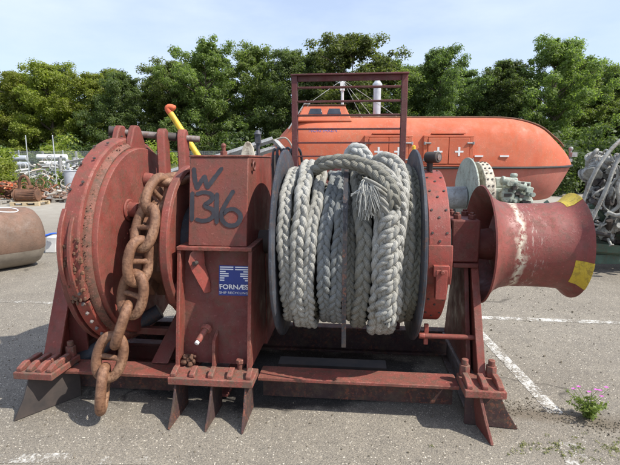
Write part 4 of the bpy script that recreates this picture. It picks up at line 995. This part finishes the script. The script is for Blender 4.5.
for k, h in enumerate(hoses):
    mm = M(); mm.tube(spline(h, 9), (.026 if k < 8 else .013), 8); mm.obj('hose', 'machine_grey', mh, smooth=60)
mm = M(); mm.prism([(4.25, 5.98, .42), (4.35, 5.98, .42), (4.35, 5.98, .36), (4.30, 5.98, .28), (4.25, 5.98, .36)], (0, .05, 0)); mm.obj('hose_end', 'machine_grey', mh)

# ------------------------------------------------------------------ yellow pole, things between windlass and trees
yp = thing('hooked_pole', 'bright yellow pole with an orange red hooked top leaning behind the gearbox', 'pole', (0, 0, 0))
mm = M(); mm.cyl((-.10, 4.55, .0), (-1.395, 4.6, 2.08), .030, n=16) ; mm.obj('pole_shaft', 'yellow_pole_paint', yp)
mm = M(); mm.tube(spline([(-1.385, 4.6, 2.065), (-1.405, 4.6, 2.095), (-1.408, 4.6, 2.112), (-1.39, 4.6, 2.120), (-1.355, 4.6, 2.112), (-1.338, 4.6, 2.10)], 6), [.032] * 26 + [.03, .028, .024, .018, .010], 12); mm.obj('hook', 'orange_red', yp, smooth=60)
mm = M(); mm.prism([(-1.07, 7, .9), (-.85, 7, .9), (-.85, 7, 1.70), (-.87, 7, 1.80), (-.91, 7, 1.87), (-.95, 7, 1.89), (-.99, 7, 1.87), (-1.03, 7, 1.80), (-1.06, 7, 1.70)], (0, .05, 0))
tag(mm.obj('oval_plate', 'cream_paint', bevel=.01), 'upright cream plate with rounded top seen above the gearbox', 'plate')
gt = thing('steel_gangway', 'grey steel gangway of long sloping beams behind the W 1316 box', 'gangway', (0, 0, 0))
for k, (a, b_) in enumerate((((-3.3, 9.0, 1.20), (-.75, 9.3, 2.02)), ((-3.3, 9.0, 1.05), (-.7, 9.3, 1.85)), ((-3.3, 9.6, 1.15), (-1.2, 9.9, 1.9)), ((-.72, 9.3, 2.0), (-.30, 9.3, 1.55)))):
    mm = M(); mm.tube([a, b_], .06, 4); mm.obj('beam', 'grey_steel', gt)
for x in (-2.6, -1.4): mm = M(); mm.cyl((x, 9.3, 0), (x, 9.3, 1.5 + (x + 2.6) * .3), .05, n=8); mm.obj('leg', 'grey_steel', gt)
mm = M(); mm.tube(spline([(-.75, 9.3, 2.0), (-.5, 9.3, 2.05), (-.35, 9.3, 1.85), (-.3, 9.3, 1.6)], 5), .02, 6); mm.obj('rail', 'wood_grey', gt)
gt2 = thing('small_excavator_arm', 'weathered light grey machine mast rising beside the cream plate', 'mast', (0, 0, 0))
mm = M(); mm.cyl((-.93, 8.2, .0), (-.93, 8.2, 2.0), .035, n=8); mm.cbox((-.93, 8.2, 1.98), (.10, .10, .16)); mm.obj('mast_post', 'drum_black', gt2)
mm = M(); mm.cyl((-.93, 8.2, 2.06), (-.93, 8.2, 2.13), .075, .03, n=10); mm.obj('mast_head', 'drum_black', gt2)
gt2['label'] = 'dark slim lamp mast rising beside the cream plate'; gt2.name = 'lamp_mast'
cc = thing('pipe_rack', 'row of dark upright pipes behind the gearbox and rope drum', 'pipe rack', (0, 0, 0))
for k in range(10):
    mm = M(); x = -.95 + k * .085; mm.tube([(x, 5.6, .0), (x + rr.uniform(-.03, .03), 5.6, 1.58 + rr.uniform(0, .12))], .026, 8); mm.obj('pipe', ('iron_dark', 'grey_steel', 'drum_black')[k % 3], cc)

# ------------------------------------------------------------------ left: lying tank and litter
tk = thing('lying_tank', 'brown cylindrical tank lying on the asphalt at the left with white sprayed loops', 'tank', (0, 0, 0))
TR = .45
ax0, ax1 = Vector((-6.6, 4.05, .453)), Vector((-4.40, 6.85, .453)); d = (ax1 - ax0).normalized()
u, w = basis(d); prof = [(0, .40), (.05, .48), (.2, .525), (.5, .53)]
L_ = (ax1 - ax0).length
rings = [(0.0, .05), (0.02, .3), (.08, .45), (.2, .52)] + [(.4, .53), (L_ - .10, .53), (L_ + .04, .52), (L_ + .11, .48), (L_ + .16, .40), (L_ + .20, .28), (L_ + .215, .14), (L_ + .22, .02)]
def tank_mesh(sel, r_off=0, n=48, a0=0, a1=2 * PI):
    mm = M(); vs = []; fs = []; na = n + 1
    for s_, r_ in rings:
        for j in range(na):
            a = a0 + (a1 - a0) * j / n; vs.append(ax0 + d * s_ + (Vector((0, 0, 1)) * math.cos(a) - Vector((-d.y, d.x, 0)) * math.sin(a)) * (r_ * TR / .53 + r_off))
    for i in range(len(rings) - 1):
        for j in range(n): fs.append((i * na + j, i * na + j + 1, (i + 1) * na + j + 1, (i + 1) * na + j))
    return mm.add(vs, fs)
tank_mesh(0).obj('tank_shell', 'tank_brown', tk, smooth=60)
tank_mesh(0, .003, 20, R(112), R(250)).obj('tank_underside', 'bottom_paint', tk, label='pale worn underside of the tank', smooth=60)
def on_tank(s_, a, o_=.005): return ax0 + d * s_ + (Vector((0, 0, 1)) * math.cos(a) - Vector((-d.y, d.x, 0)) * math.sin(a)) * (TR + o_)
for (s0, ph) in ((L_ - .30, 0), (L_ - .58, .2), (L_ - .9, .1)):
    mm = M(); pts = []
    for k in range(28):
        a = 2 * PI * k / 28; pts.append(on_tank(s0 + .15 * math.cos(a) + .1 * math.sin(a), R(14) + .26 * math.sin(a + ph)))
    mm.tube(pts, .009, 6, True); mm.obj('sprayed_loop', 'graffiti_white', tk, smooth=60)
mm = M(); mm.prism([(-4.64, 7.7, .0), (-4.45, 7.7, .0), (-4.38, 7.7, .29), (-4.58, 7.7, .29)], (0, .22, 0)); tag(mm.obj('white_canister', 'white_paint', bevel=.02), 'white plastic canister on the ground at the tank\'s right end', 'canister')
mm = M(); mm.tube(spline([(-4.62, 7.62, .30), (-4.52, 7.62, .33), (-4.42, 7.62, .36), (-4.34, 7.62, .37)], 4), [.035, .04, .045, .045, .04, .04, .04, .035, .03, .03, .025, .02, .015], 8, flat=.5)
tag(mm.obj('plastic_strap', 'plastic_blue', smooth=60), 'bright blue scrap of plastic lying over the white canister', 'plastic scrap')

# ------------------------------------------------------------------ left background yard
def pallet(x, y, rz, mat, label, w=1.0, dd=.8):
    p = thing('pallet', label, 'pallet', (x, y, 0), rz, 'pallets in the scrap yard')
    for k in range(5): mm = M(); mm.box(-w / 2, w / 2, -dd / 2 + k * dd / 5, -dd / 2 + k * dd / 5 + .11, .11, .135); mm.obj('board', mat, p)
    for k in range(3):
        for j in range(2): mm = M(); xx = -w / 2 + k * (w - .14) / 2; yy = -dd / 2 + j * (dd - .12); mm.box(xx, xx + .14, yy, yy + .12, .022, .109); mm.obj('block', mat, p)
    for j in range(2): mm = M(); yy = -dd / 2 + j * (dd - .12); mm.box(-w / 2, w / 2, yy, yy + .12, .0, .021); mm.obj('runner', mat, p)
pallet(-10.15, 16.3, .05, 'wood_pallet', 'pale wooden pallet under the short rusty cylinder', 1.0)
pallet(-9.35, 17.6, .0, 'wood_grey', 'grey pallet loaded with small pale scrap', 1.1)
pallet(-11.75, 16.6, .1, 'wood_grey', 'weathered pallet at the left edge holding curved rusty plates', 1.0)
rc = thing('rusty_cylinder', 'short dark rusty cylinder lying on the pale pallet', 'cylinder', (0, 0, 0))
mm = M(); mm.cyl((-10.55, 16.25, .36), (-9.82, 16.3, .36), .22, n=28); mm.cyl((-10.60, 16.25, .36), (-10.55, 16.25, .36), .24, n=28); mm.obj('barrel', 'rust', rc, bevel=.008)
mm = M()
for a in range(0, 360, 20): mm.cbox((-10.18, 16.27 - .22 * math.sin(R(a)), .36 + .22 * math.cos(R(a))), (.66, .02, .025), (R(-a), 0, 0))
mm.obj('stave', 'rust', rc, kind='stuff')
mm = M()
for k in range(3): mm.tube(spline([(-12.2 + .1 * k, 16.3, .17), (-11.95, 16.3, .42 + .05 * k), (-11.55, 16.3, .45), (-11.3, 16.3, .17)], 6), .045, 6)
tag(mm.obj('curved_pipes', 'rust', smooth=60), 'bundle of bent rusty pipes on the left edge pallet', 'pipes')
def heap(name, label, cx, cy, w, dd, h, n, mat, seed, z0=0.0):
    r_ = random.Random(seed); mm = M()
    for i in range(n):
        x, y = r_.uniform(-1, 1), r_.uniform(-1, 1); zz = z0 + h * max(.05, (1 - x * x * .8) * (1 - y * y * .7)) * r_.random()
        c = (cx + x * w / 2, cy + y * dd / 2, zz + .04); k = r_.random()
        if k < .45: mm.cbox(c, (r_.uniform(.06, .5), r_.uniform(.04, .25), r_.uniform(.015, .1)), (r_.gauss(0, .4), r_.gauss(0, .4), r_.uniform(0, 3)))
        elif k < .8:
            dv = Vector((r_.gauss(0, 1), r_.gauss(0, .5), r_.gauss(0, .35))).normalized() * r_.uniform(.1, .45); c = Vector(c); c.z += .05; mm.cyl(c - dv, c + dv, r_.uniform(.012, .06), n=8)
        else:
            R_ = r_.uniform(.08, .2); mm.tube([(c[0] + R_ * math.cos(a), c[1] + .3 * R_ * math.sin(a), c[2] + .1 + R_ * math.sin(a)) for a in [2 * PI * q / 14 for q in range(14)]], .02, 5, True)
    o = mm.obj(name, mat, kind='stuff', smooth=30); o['label'] = label; return o
heap('scrap_heap', 'heap of rusty brown scrap iron behind the pallets', -11.8, 18.2, 3.4, 1.6, .75, 150, 'scrap_rust', 4)
heap('scrap_heap', 'spread of pale and coloured scrap on and behind the grey pallet', -9.0, 18.0, 2.6, 1.5, .5, 170, 'scrap_mix', 5, .1)
heap('scrap_heap', 'low pile of pale sheet and tube scrap further back by the fence', -8.2, 20.6, 3.2, 2.0, 1.0, 170, 'scrap_mix', 6)
heap('scrap_heap', 'bank of pale machine parts and tubes in front of the mesh fence', -12.3, 22.6, 6.5, 1.6, 1.75, 520, 'scrap_pale', 12)
heap('scrap_heap', 'scrap piled along the far left of the yard', -17, 22.5, 7, 2.0, 1.4, 180, 'scrap_mix', 8)
mm = M(); mm.cbox((-12.6, 18.3, .62), (1.1, .5, .24), (0, .1, .1)); tag(mm.obj('orange_sheet', 'orange_red', bevel=.01), 'faded orange metal sheet on the rusty heap at the left edge', 'metal sheet')
mm = M(); mm.tube(spline([(-11.6, 18.0, .4), (-11.45, 17.9, .9), (-11.2, 17.9, .95), (-11.05, 17.9, .45)], 6), .06, 8); tag(mm.obj('anchor_fluke', 'rust', smooth=50), 'curved dark rusty arm sticking up from the scrap heap', 'iron arm')
def vtank(x, y, r_, h, mat, label):
    t_ = thing('upright_tank', label, 'tank', (x, y, 0), 0)
    mm = M(); mm.cyl((0, 0, 0), (0, 0, h), r_, n=24); mm.obj('shell', mat, t_, bevel=.01)
    mm = M(); mm.cyl((0, 0, h), (0, 0, h + .03), r_ + .03, n=24); mm.cyl((0, 0, h + .03), (0, 0, h + .14), .06, n=12); mm.obj('lid', mat, t_, bevel=.005)
vtank(-10.35, 19.6, .26, 1.15, 'galvanised', 'left of two grey upright tanks standing in the scrap')
vtank(-9.55, 19.9, .24, 1.0, 'grey_steel', 'right of two grey upright tanks standing in the scrap')
mm = M(); mm.lathe([(-9.2, .28), (-9.2, .32), (-8.3, .32), (-8.3, .28)], 21.5, 1.25, 24); tag(mm.obj('pipe_section', 'galvanised'), 'short pale pipe section lying on top of the scrap right of the tanks', 'pipe')
mm = M(); mm.prism([(-9.6, 18.4, .85), (-7.8, 18.2, .55), (-7.8, 18.2, .60), (-9.5, 18.4, .95)], (.1, .9, .12)); tag(mm.obj('bent_sheet', 'cream_paint'), 'long bent pale sheet resting on the scrap beside the big disc', 'metal sheet')
mm = M(); mm.prism([(-9.0, 18.6, .72), (-7.9, 18.3, .38), (-8.0, 18.3, .5), (-8.9, 18.6, .86)], (.1, .5, .0)); mm.box(-8.9, -8.0, 19.0, 19.6, .9, 1.25); tag(mm.obj('rusty_trough', 'red_dark'), 'dark red rusty trough on the scrap beside the big disc', 'trough')
for k, (x, y, l_, z) in enumerate(((-15.6, 24, 1.3, 1.72), (-13.7, 24.2, 1.5, 1.78), (-17.2, 24, 1.3, 1.6), (-15.6, 23.4, 2.2, 1.38), (-13.3, 23.6, 1.3, 1.42))):
    mm = M(); mm.cyl((x - l_ / 2, y, z), (x + l_ / 2, y + .1, z), .15, n=18); o = mm.obj('stacked_pipe', ('galvanised', 'white_paint', 'grey_steel')[k % 3], bevel=.01)
    tag(o, ('pale pipe high on the left of the stack behind the fence poles', 'whitish pipe at the top right of the stack by the left fence pole', 'grey pipe at the far left of the stack', 'long pale pipe low in the middle of the stack', 'lower right pale pipe of the stack by the left fence pole')[k], 'pipe', 'pipes stacked by the fence')
rkp = thing('pipe_stand', 'grey rack of posts carrying the stacked pale pipes', 'rack', (0, 0, 0))
for x in (-18, -16.2, -14.4, -12.6): mm = M(); mm.box(x, x + .08, 24.5, 24.58, 0, 2.1); mm.box(x, x + .08, 23.2, 24.499, 1.08, 1.14); mm.obj('upright', 'grey_steel', rkp)
for k in range(5):
    x = -12.4 + k * .36; mm = M(); mm.cyl((x, 22.6, 0), (x, 22.6, 1.75 - .1 * (k % 2)), .09, n=12); mm.cyl((x, 22.6, .9), (x, 22.6, .95), .13, n=12)
    o = mm.obj('standing_pipe', 'galvanised' if k % 2 else 'grey_steel')
    tag(o, ('first', 'second', 'third', 'fourth', 'fifth')[k] + ' from the left of five pale pipes standing on end by the tall poles', 'pipe', 'pipes standing on end')
for x, lb in ((-13.0, 'tall thin white pole at the left, above the stacked pipes'), (-11.65, 'tall thin white pole right of the standing pipes')):
    y = 21.0 if x < -12.5 else 20.8
    mm = M(); mm.cyl((x, y, 0), (x, y, 2.7), .022, n=10); mm.cyl((x, y, 2.7), (x, y, 2.73), .03, .012, n=10); tag(mm.obj('pole', 'galvanised'), lb, 'pole')
fn = thing('mesh_fence', 'grey wire mesh fence running in front of the trees at the left', 'fence', (0, 27, 0))
for k in range(15):
    mm = M(); x = -38 + k * 2.6; mm.cyl((x, 0, 0), (x, 0, 2.2), .03, n=8); mm.obj('fence_post', 'galvanised', fn)
mm = M()
for k in range(728): x = -38 + k * .05; mm.box(x - .0025, x + .0025, -.0025, .0025, .05, 2.15)
for k in range(43): mm.box(-38, -1.6, -.0075, -.0025, .05 + k * .05 - .0025, .05 + k * .05 + .0025)
mm.obj('wire_mesh', 'galvanised', fn, kind='stuff', smooth=0)

# ------------------------------------------------------------------ vegetation
def leaf_quads(rs, cen, rad, cnt, size, up=.75, flat=1.0):
    """leaf-shaped quads scattered in ellipsoidal clumps (arrays of centres and radii)"""
    V = []
    for c, r_, n_ in zip(cen, rad, cnt):
        dr = rs.normal(size=(n_, 3)); dr /= np.linalg.norm(dr, axis=1)[:, None]
        rr_ = r_ * rs.uniform(.05, 1.45, n_) ** .7
        p = c + dr * rr_[:, None] * np.array([1, 1, .72 * flat])
        nrm = dr + rs.normal(size=(n_, 3)) * .75 + np.array([0, 0, up]); nrm /= np.linalg.norm(nrm, axis=1)[:, None]
        t1 = np.cross(nrm, rs.normal(size=(n_, 3))); t1 /= np.linalg.norm(t1, axis=1)[:, None]; t2 = np.cross(nrm, t1)
        s_ = size * rs.uniform(.6, 1.3, n_)[:, None]
        q = np.stack([p - t1 * s_, p + t2 * s_ * .5 + nrm * s_ * .12, p + t1 * s_, p - t2 * s_ * .5 + nrm * s_ * .12], 1)
        V.append(q.reshape(-1, 3))
    return np.vstack(V)
def leaf_mesh(name, V, mat):
    n_ = len(V) // 4; me = bpy.data.meshes.new(name)
    me.vertices.add(len(V)); me.vertices.foreach_set('co', V.astype('f').ravel())
    me.loops.add(n_ * 4); me.loops.foreach_set('vertex_index', np.arange(n_ * 4, dtype='i'))
    me.polygons.add(n_); me.polygons.foreach_set('loop_start', np.arange(0, n_ * 4, 4, dtype='i')); me.polygons.foreach_set('loop_total', np.full(n_, 4, dtype='i'))
    me.update(calc_edges=True); me.materials.append(MATS[mat]); return me
def tree_proto(seed, H=11.0, W=3.4, leafmat_='leaf_green', base=.12):
    rs = np.random.RandomState(seed); r_ = random.Random(seed)
    tm = M(); top = Vector((r_.uniform(-.3, .3), r_.uniform(-.3, .3), H * .82))
    tr = spline([(0, 0, 0), (r_.uniform(-.15, .15), .1, H * .25), (r_.uniform(-.35, .35), 0, H * .5), top], 5)
    tm.tube(tr, [.23 * (1 - .88 * i / (len(tr) - 1)) for i in range(len(tr))], 9)
    cen, rad, cnt = [], [], []
    NL = 44
    for k in range(NL):
        f_ = base + (.97 - base) * (k + r_.random()) / NL; z = H * f_
        a = k * 2.4 + r_.uniform(-.6, .6); env = W * 1.12 * (math.sin(min(1, (f_ - base * .2) / .98) * PI) ** .5) * r_.uniform(.45, 1.2)
        st_ = Vector((0, 0, max(H * .08, z - env * .5))); e = Vector((env * math.cos(a), env * math.sin(a), z))
        md = (st_ + e) / 2 + Vector((0, 0, .25))
        tm.tube(spline([st_, md, e], 4), [.07 * (1 - .88 * i / 8) for i in range(9)], 5)
        for j in range(8):
            t_ = .35 + .72 * j / 7; p = st_.lerp(e, t_) + Vector((r_.gauss(0, .34), r_.gauss(0, .34), r_.gauss(0, .26) + .1))
            cen.append(np.array(p)); rr_ = r_.uniform(.22, .60); rad.append(rr_); cnt.append(int(520 * rr_ ** 1.6) + 40)
    for j in range(26):
        q = r_.random(); p = top + Vector((r_.gauss(0, 1.25 - .9 * q), r_.gauss(0, 1.25 - .9 * q), q * H * .17)); cen.append(np.array(p)); rr_ = r_.uniform(.18, .45); rad.append(rr_); cnt.append(int(520 * rr_ ** 1.6) + 40)
    V = leaf_quads(rs, cen, rad, cnt, .098)
    me_t = None
    return tm, leaf_mesh('crown', V, leafmat_)
protos = []
for k, (H, W, mt, bs_) in enumerate(((11, 3.3, 'leaf_green', .1), (11, 3.0, 'leaf_deep', .08), (11, 3.6, 'leaf_green', .12), (11, 2.6, 'leaf_deep', .1), (10, 3.2, 'leaf_light', .1))):
    tm, cm = tree_proto(100 + k, H, W, mt, bs_); tmp = tm.obj('trunk', 'bark'); protos.append((tmp.data, cm, H)); bpy.data.objects.remove(tmp)
rt = random.Random(77)
row = [(-29.5, 9.8, 0), (-26.2, 9.9, 4), (-22.6, 10.4, 4), (-18.7, 9.6, 4), (-15.6, 9.2, 1), (-12.2, 10.9, 0), (-8.6, 12.0, 2), (-5.0, 12.2, 0), (-1.6, 11.3, 3), (1.2, 11.6, 1),
       (3.6, 12.6, 0), (7.3, 10.9, 2), (10.8, 11.3, 1), (14.4, 9.3, 3), (16.6, 10.6, 1), (20.2, 12.2, 2), (24.2, 11.0, 0), (27.6, 10.2, 1), (31.2, 10.6, 2), (-33, 10, 1), (35, 10.5, 0)]
names = ('broad mid green', 'dark green', 'spreading leafy green', 'slim dark', 'pale yellow green')
def place_tree(i, x, y, h, k, label, group):
    t_ = thing('tree', label, 'tree', (x, y, 0), rt.uniform(0, 6.28), group); H = protos[k][2]
    sc = h / H / 1.0; w_ = sc * rt.uniform(.92, 1.12); t_.scale = (w_, w_, sc)
    link('trunk', protos[k][0], t_); link('crown', protos[k][1], t_)
refs = ['at the far left edge beyond the lying tank', 'left of the tall white pole', 'above the left white pole', 'above the two upright tanks', 'left of the big red disc', 'above the big red disc', 'above the yellow hooked pole', 'above the W 1316 box', 'just left of the guard rack', 'behind the guard rack, left half',
        'behind the guard rack\'s right half', 'just right of the guard rack', 'above the lifeboat\'s right hatch', 'above the warping drum', 'above the lifeboat\'s sloping bow', 'tall, left of the grey machinery', 'above the grey machinery', 'at the far right edge', 'beyond the right edge', 'beyond the left edge', 'furthest beyond the right edge']
for i, (x, h, k) in enumerate(row):
    place_tree(i, x, 40 + rt.uniform(-2.0, 2.0), h * .93, k, f'{names[k]} tree in front row, {refs[i]}', 'trees lining the yard')
for i in range(15):
    x = -34 + i * 4.9 + rt.uniform(-.6, .6); place_tree(i, x, 45.5 + rt.uniform(-1, 1), rt.uniform(9.3, 10.6), rt.choice((1, 3, 1)), 'dark tree filling the back row behind the front trees', 'back row of trees')
# undergrowth below the trees
bushes = []
for k, mt in enumerate(('leaf_dark', 'leaf_green', 'leaf_light')):
    rs = np.random.RandomState(300 + k); r_ = random.Random(k); cen, rad, cnt = [], [], []
    for j in range(34):
        cen.append(np.array([r_.gauss(0, 1.1), r_.gauss(0, .6), abs(r_.gauss(.9, .75)) + .2])); rr_ = r_.uniform(.35, .7); rad.append(rr_); cnt.append(int(230 * rr_) + 20)
    bushes.append(leaf_mesh('bush', leaf_quads(rs, cen, rad, cnt, .11), mt))
for i in range(22):
    x = -36 + i * 3.4 + rt.uniform(-.7, .7); k = rt.choice((0, 0, 1)); o = link('bush', bushes[k]); o.location = (x, 37.2 + rt.uniform(-.8, .8), 0); sc = rt.uniform(1.0, 1.5); o.scale = (sc * 1.1, sc, sc); o.rotation_euler = (0, 0, rt.uniform(-.4, .4))
    tag(o, 'dark green bush under the front row of trees', 'bush', 'bushes under the trees')
for (x, y, s_, k, lb) in ((-13.7, 20.2, .62, 2, 'yellow green bush left of the left white pole'), (-15.2, 20.6, .85, 2, 'tall yellow green bush at the far left edge'), (-12.6, 20.0, .40, 1, 'small green bush at the foot of the left white pole'), (-8.6, 24.5, .8, 2, 'light green bush behind the upright tanks, beside the big disc'), (-11.8, 30, 1.0, 2, 'bright yellow green shrub behind the mesh fence'), (-17.0, 31, 1.0, 2, 'light green shrub behind the fence at the left edge')):
    o = link('bush', bushes[k]); o.location = (x, y, 0); o.scale = (s_, s_, s_); o.rotation_euler = (0, 0, x); tag(o, lb, 'bush')
for k in range(7):
    o = link('bush', bushes[0]); o.location = (9.3 + k * 2.3, 21.5 + (k % 3) * .7, 0); o.scale = (1.1, .9, .95 + .12 * (k % 3)); o.rotation_euler = (0, 0, k * .9)
    tag(o, ('bush right under the lifeboat bow, leftmost of the dark hedge', 'dark hedge bush just right of the lifeboat bow', 'dark hedge bush behind the left side of the grey machinery', 'dark hedge bush behind the grey machinery at the right edge', 'dark hedge bush just beyond the right edge', 'hedge bush well beyond the right edge', 'last hedge bush beyond the right edge')[k], 'bush', 'hedge bushes behind the lifeboat bow')
# rough grass at the foot of the fence
rs = np.random.RandomState(9); n_ = 26000
gx = rs.uniform(-34, 14, n_); gy = rs.uniform(19.8, 30, n_) ; keep = gy > 20 + np.clip((gx + 13) * .3, 0, 6); gx, gy = gx[keep], gy[keep]; n_ = len(gx)
hh = rs.uniform(.12, .5, n_); a = rs.uniform(0, 6.28, n_); w2 = .02
b0 = np.stack([gx, gy, np.zeros(n_)], 1); sd = np.stack([np.cos(a) * w2, np.sin(a) * w2, a * 0], 1); lean = np.stack([rs.normal(size=n_) * .1, rs.normal(size=n_) * .1, hh], 1)
V = np.stack([b0 - sd, b0 + sd, b0 + sd * .3 + lean, b0 - sd * .3 + lean], 1).reshape(-1, 3)
o = link('grass', leaf_mesh('grass', V, 'grass_dry'), kind='stuff'); o['label'] = 'rough dry grass along the foot of the fence'

# flowering weed in the asphalt crack
fw = thing('flowering_weed', 'small green weed with magenta flowers growing from the crack at the right', 'plant', (1.75, 2.62, 0))
rf = random.Random(31); sm_ = M(); lv = []
rs = np.random.RandomState(4)
heads = [(-.105, .19), (-.075, .205), (-.005, .17), (.035, .185), (.062, .18), (.10, .20), (.075, .14)]
for k in range(34):
    a = rf.uniform(0, 6.28); rr_ = rf.uniform(.02, .12); h = rf.uniform(.05, .15)
    p = spline([(rf.gauss(0, .015), rf.gauss(0, .015), 0), (rr_ * .5 * math.cos(a), rr_ * .5 * math.sin(a), h * .6), (rr_ * math.cos(a), rr_ * math.sin(a), h)], 3)
    sm_.tube(p, .0018, 4)
    for q in p[1:]:
        for _ in range(5): lv.append(q + Vector((rf.gauss(0, .008), rf.gauss(0, .008), rf.gauss(0, .005))))
for (x, z) in heads: sm_.tube(spline([(x * .1, 0, 0), (x * .5, rf.gauss(0, .02), z * .6), (x, rf.gauss(0, .02), z)], 4), .0014, 4)
sm_.obj('stem', 'weed_green', fw, kind='stuff')
cen = [np.array(q) for q in lv]; V = leaf_quads(rs, cen, [.010] * len(cen), [1] * len(cen), .0105, .5); link('foliage', leaf_mesh('foliage', V, 'weed_green'), fw, kind='stuff')
for (x, z) in heads:
    mm = M(); 
    for p in range(5):
        a = 2 * PI * p / 5; c = Vector((x, 0, z)); u_ = Vector((math.cos(a), math.sin(a) * .8, .35)) * .014; s_ = Vector((-math.sin(a), math.cos(a), 0)) * .006
        mm.add([c, c + u_ * .6 + s_, c + u_, c + u_ * .6 - s_], [(0, 1, 2, 3)])
    mm.obj('flower', 'flower_pink', fw, smooth=0)
# soil, moss and loose stones along the crack
deb = M(); rd = random.Random(13)
for i in range(900):
    t_ = rd.random(); cx = 1.18 + t_ * 1.35; cy = 2.70 - t_ * .30 + .06 * math.sin(t_ * 9) + rd.gauss(0, .045 + .03 * t_)
    s_ = rd.uniform(.002, .005); deb.cbox((cx, cy, s_ * .3), (s_ * 2, s_ * 1.6, s_), (rd.random() * 3, rd.random() * 3, rd.random() * 3))
o = deb.obj('loose_soil', 'dirt', kind='stuff', smooth=0); o['label'] = 'crumbs of soil and grit along the crack beside the weed'
deb = M()
for i in range(1500):
    cx = rd.uniform(-3, 3.2); cy = rd.uniform(2.0, 6.0); s_ = rd.uniform(.002, .006) * (1 if rd.random() < .95 else 1.8); deb.cbox((cx, cy, s_ * .3), (s_ * 2, s_ * 1.6, s_), (rd.random() * 3, rd.random() * 3, rd.random() * 3))
o = deb.obj('loose_grit', 'dirt', kind='stuff', smooth=0); o['label'] = 'loose grit scattered over the asphalt'
cen = [np.array([1.78 + rd.gauss(0, .35), 2.30 + rd.gauss(0, .05), .006]) for _ in range(160)]
o = link('moss', leaf_mesh('moss', leaf_quads(rs, cen, [.018] * 160, [9] * 160, .006, .8, .3), 'grass_dry'), kind='stuff'); o['label'] = 'low moss and dry weeds in the crack at the bottom right'
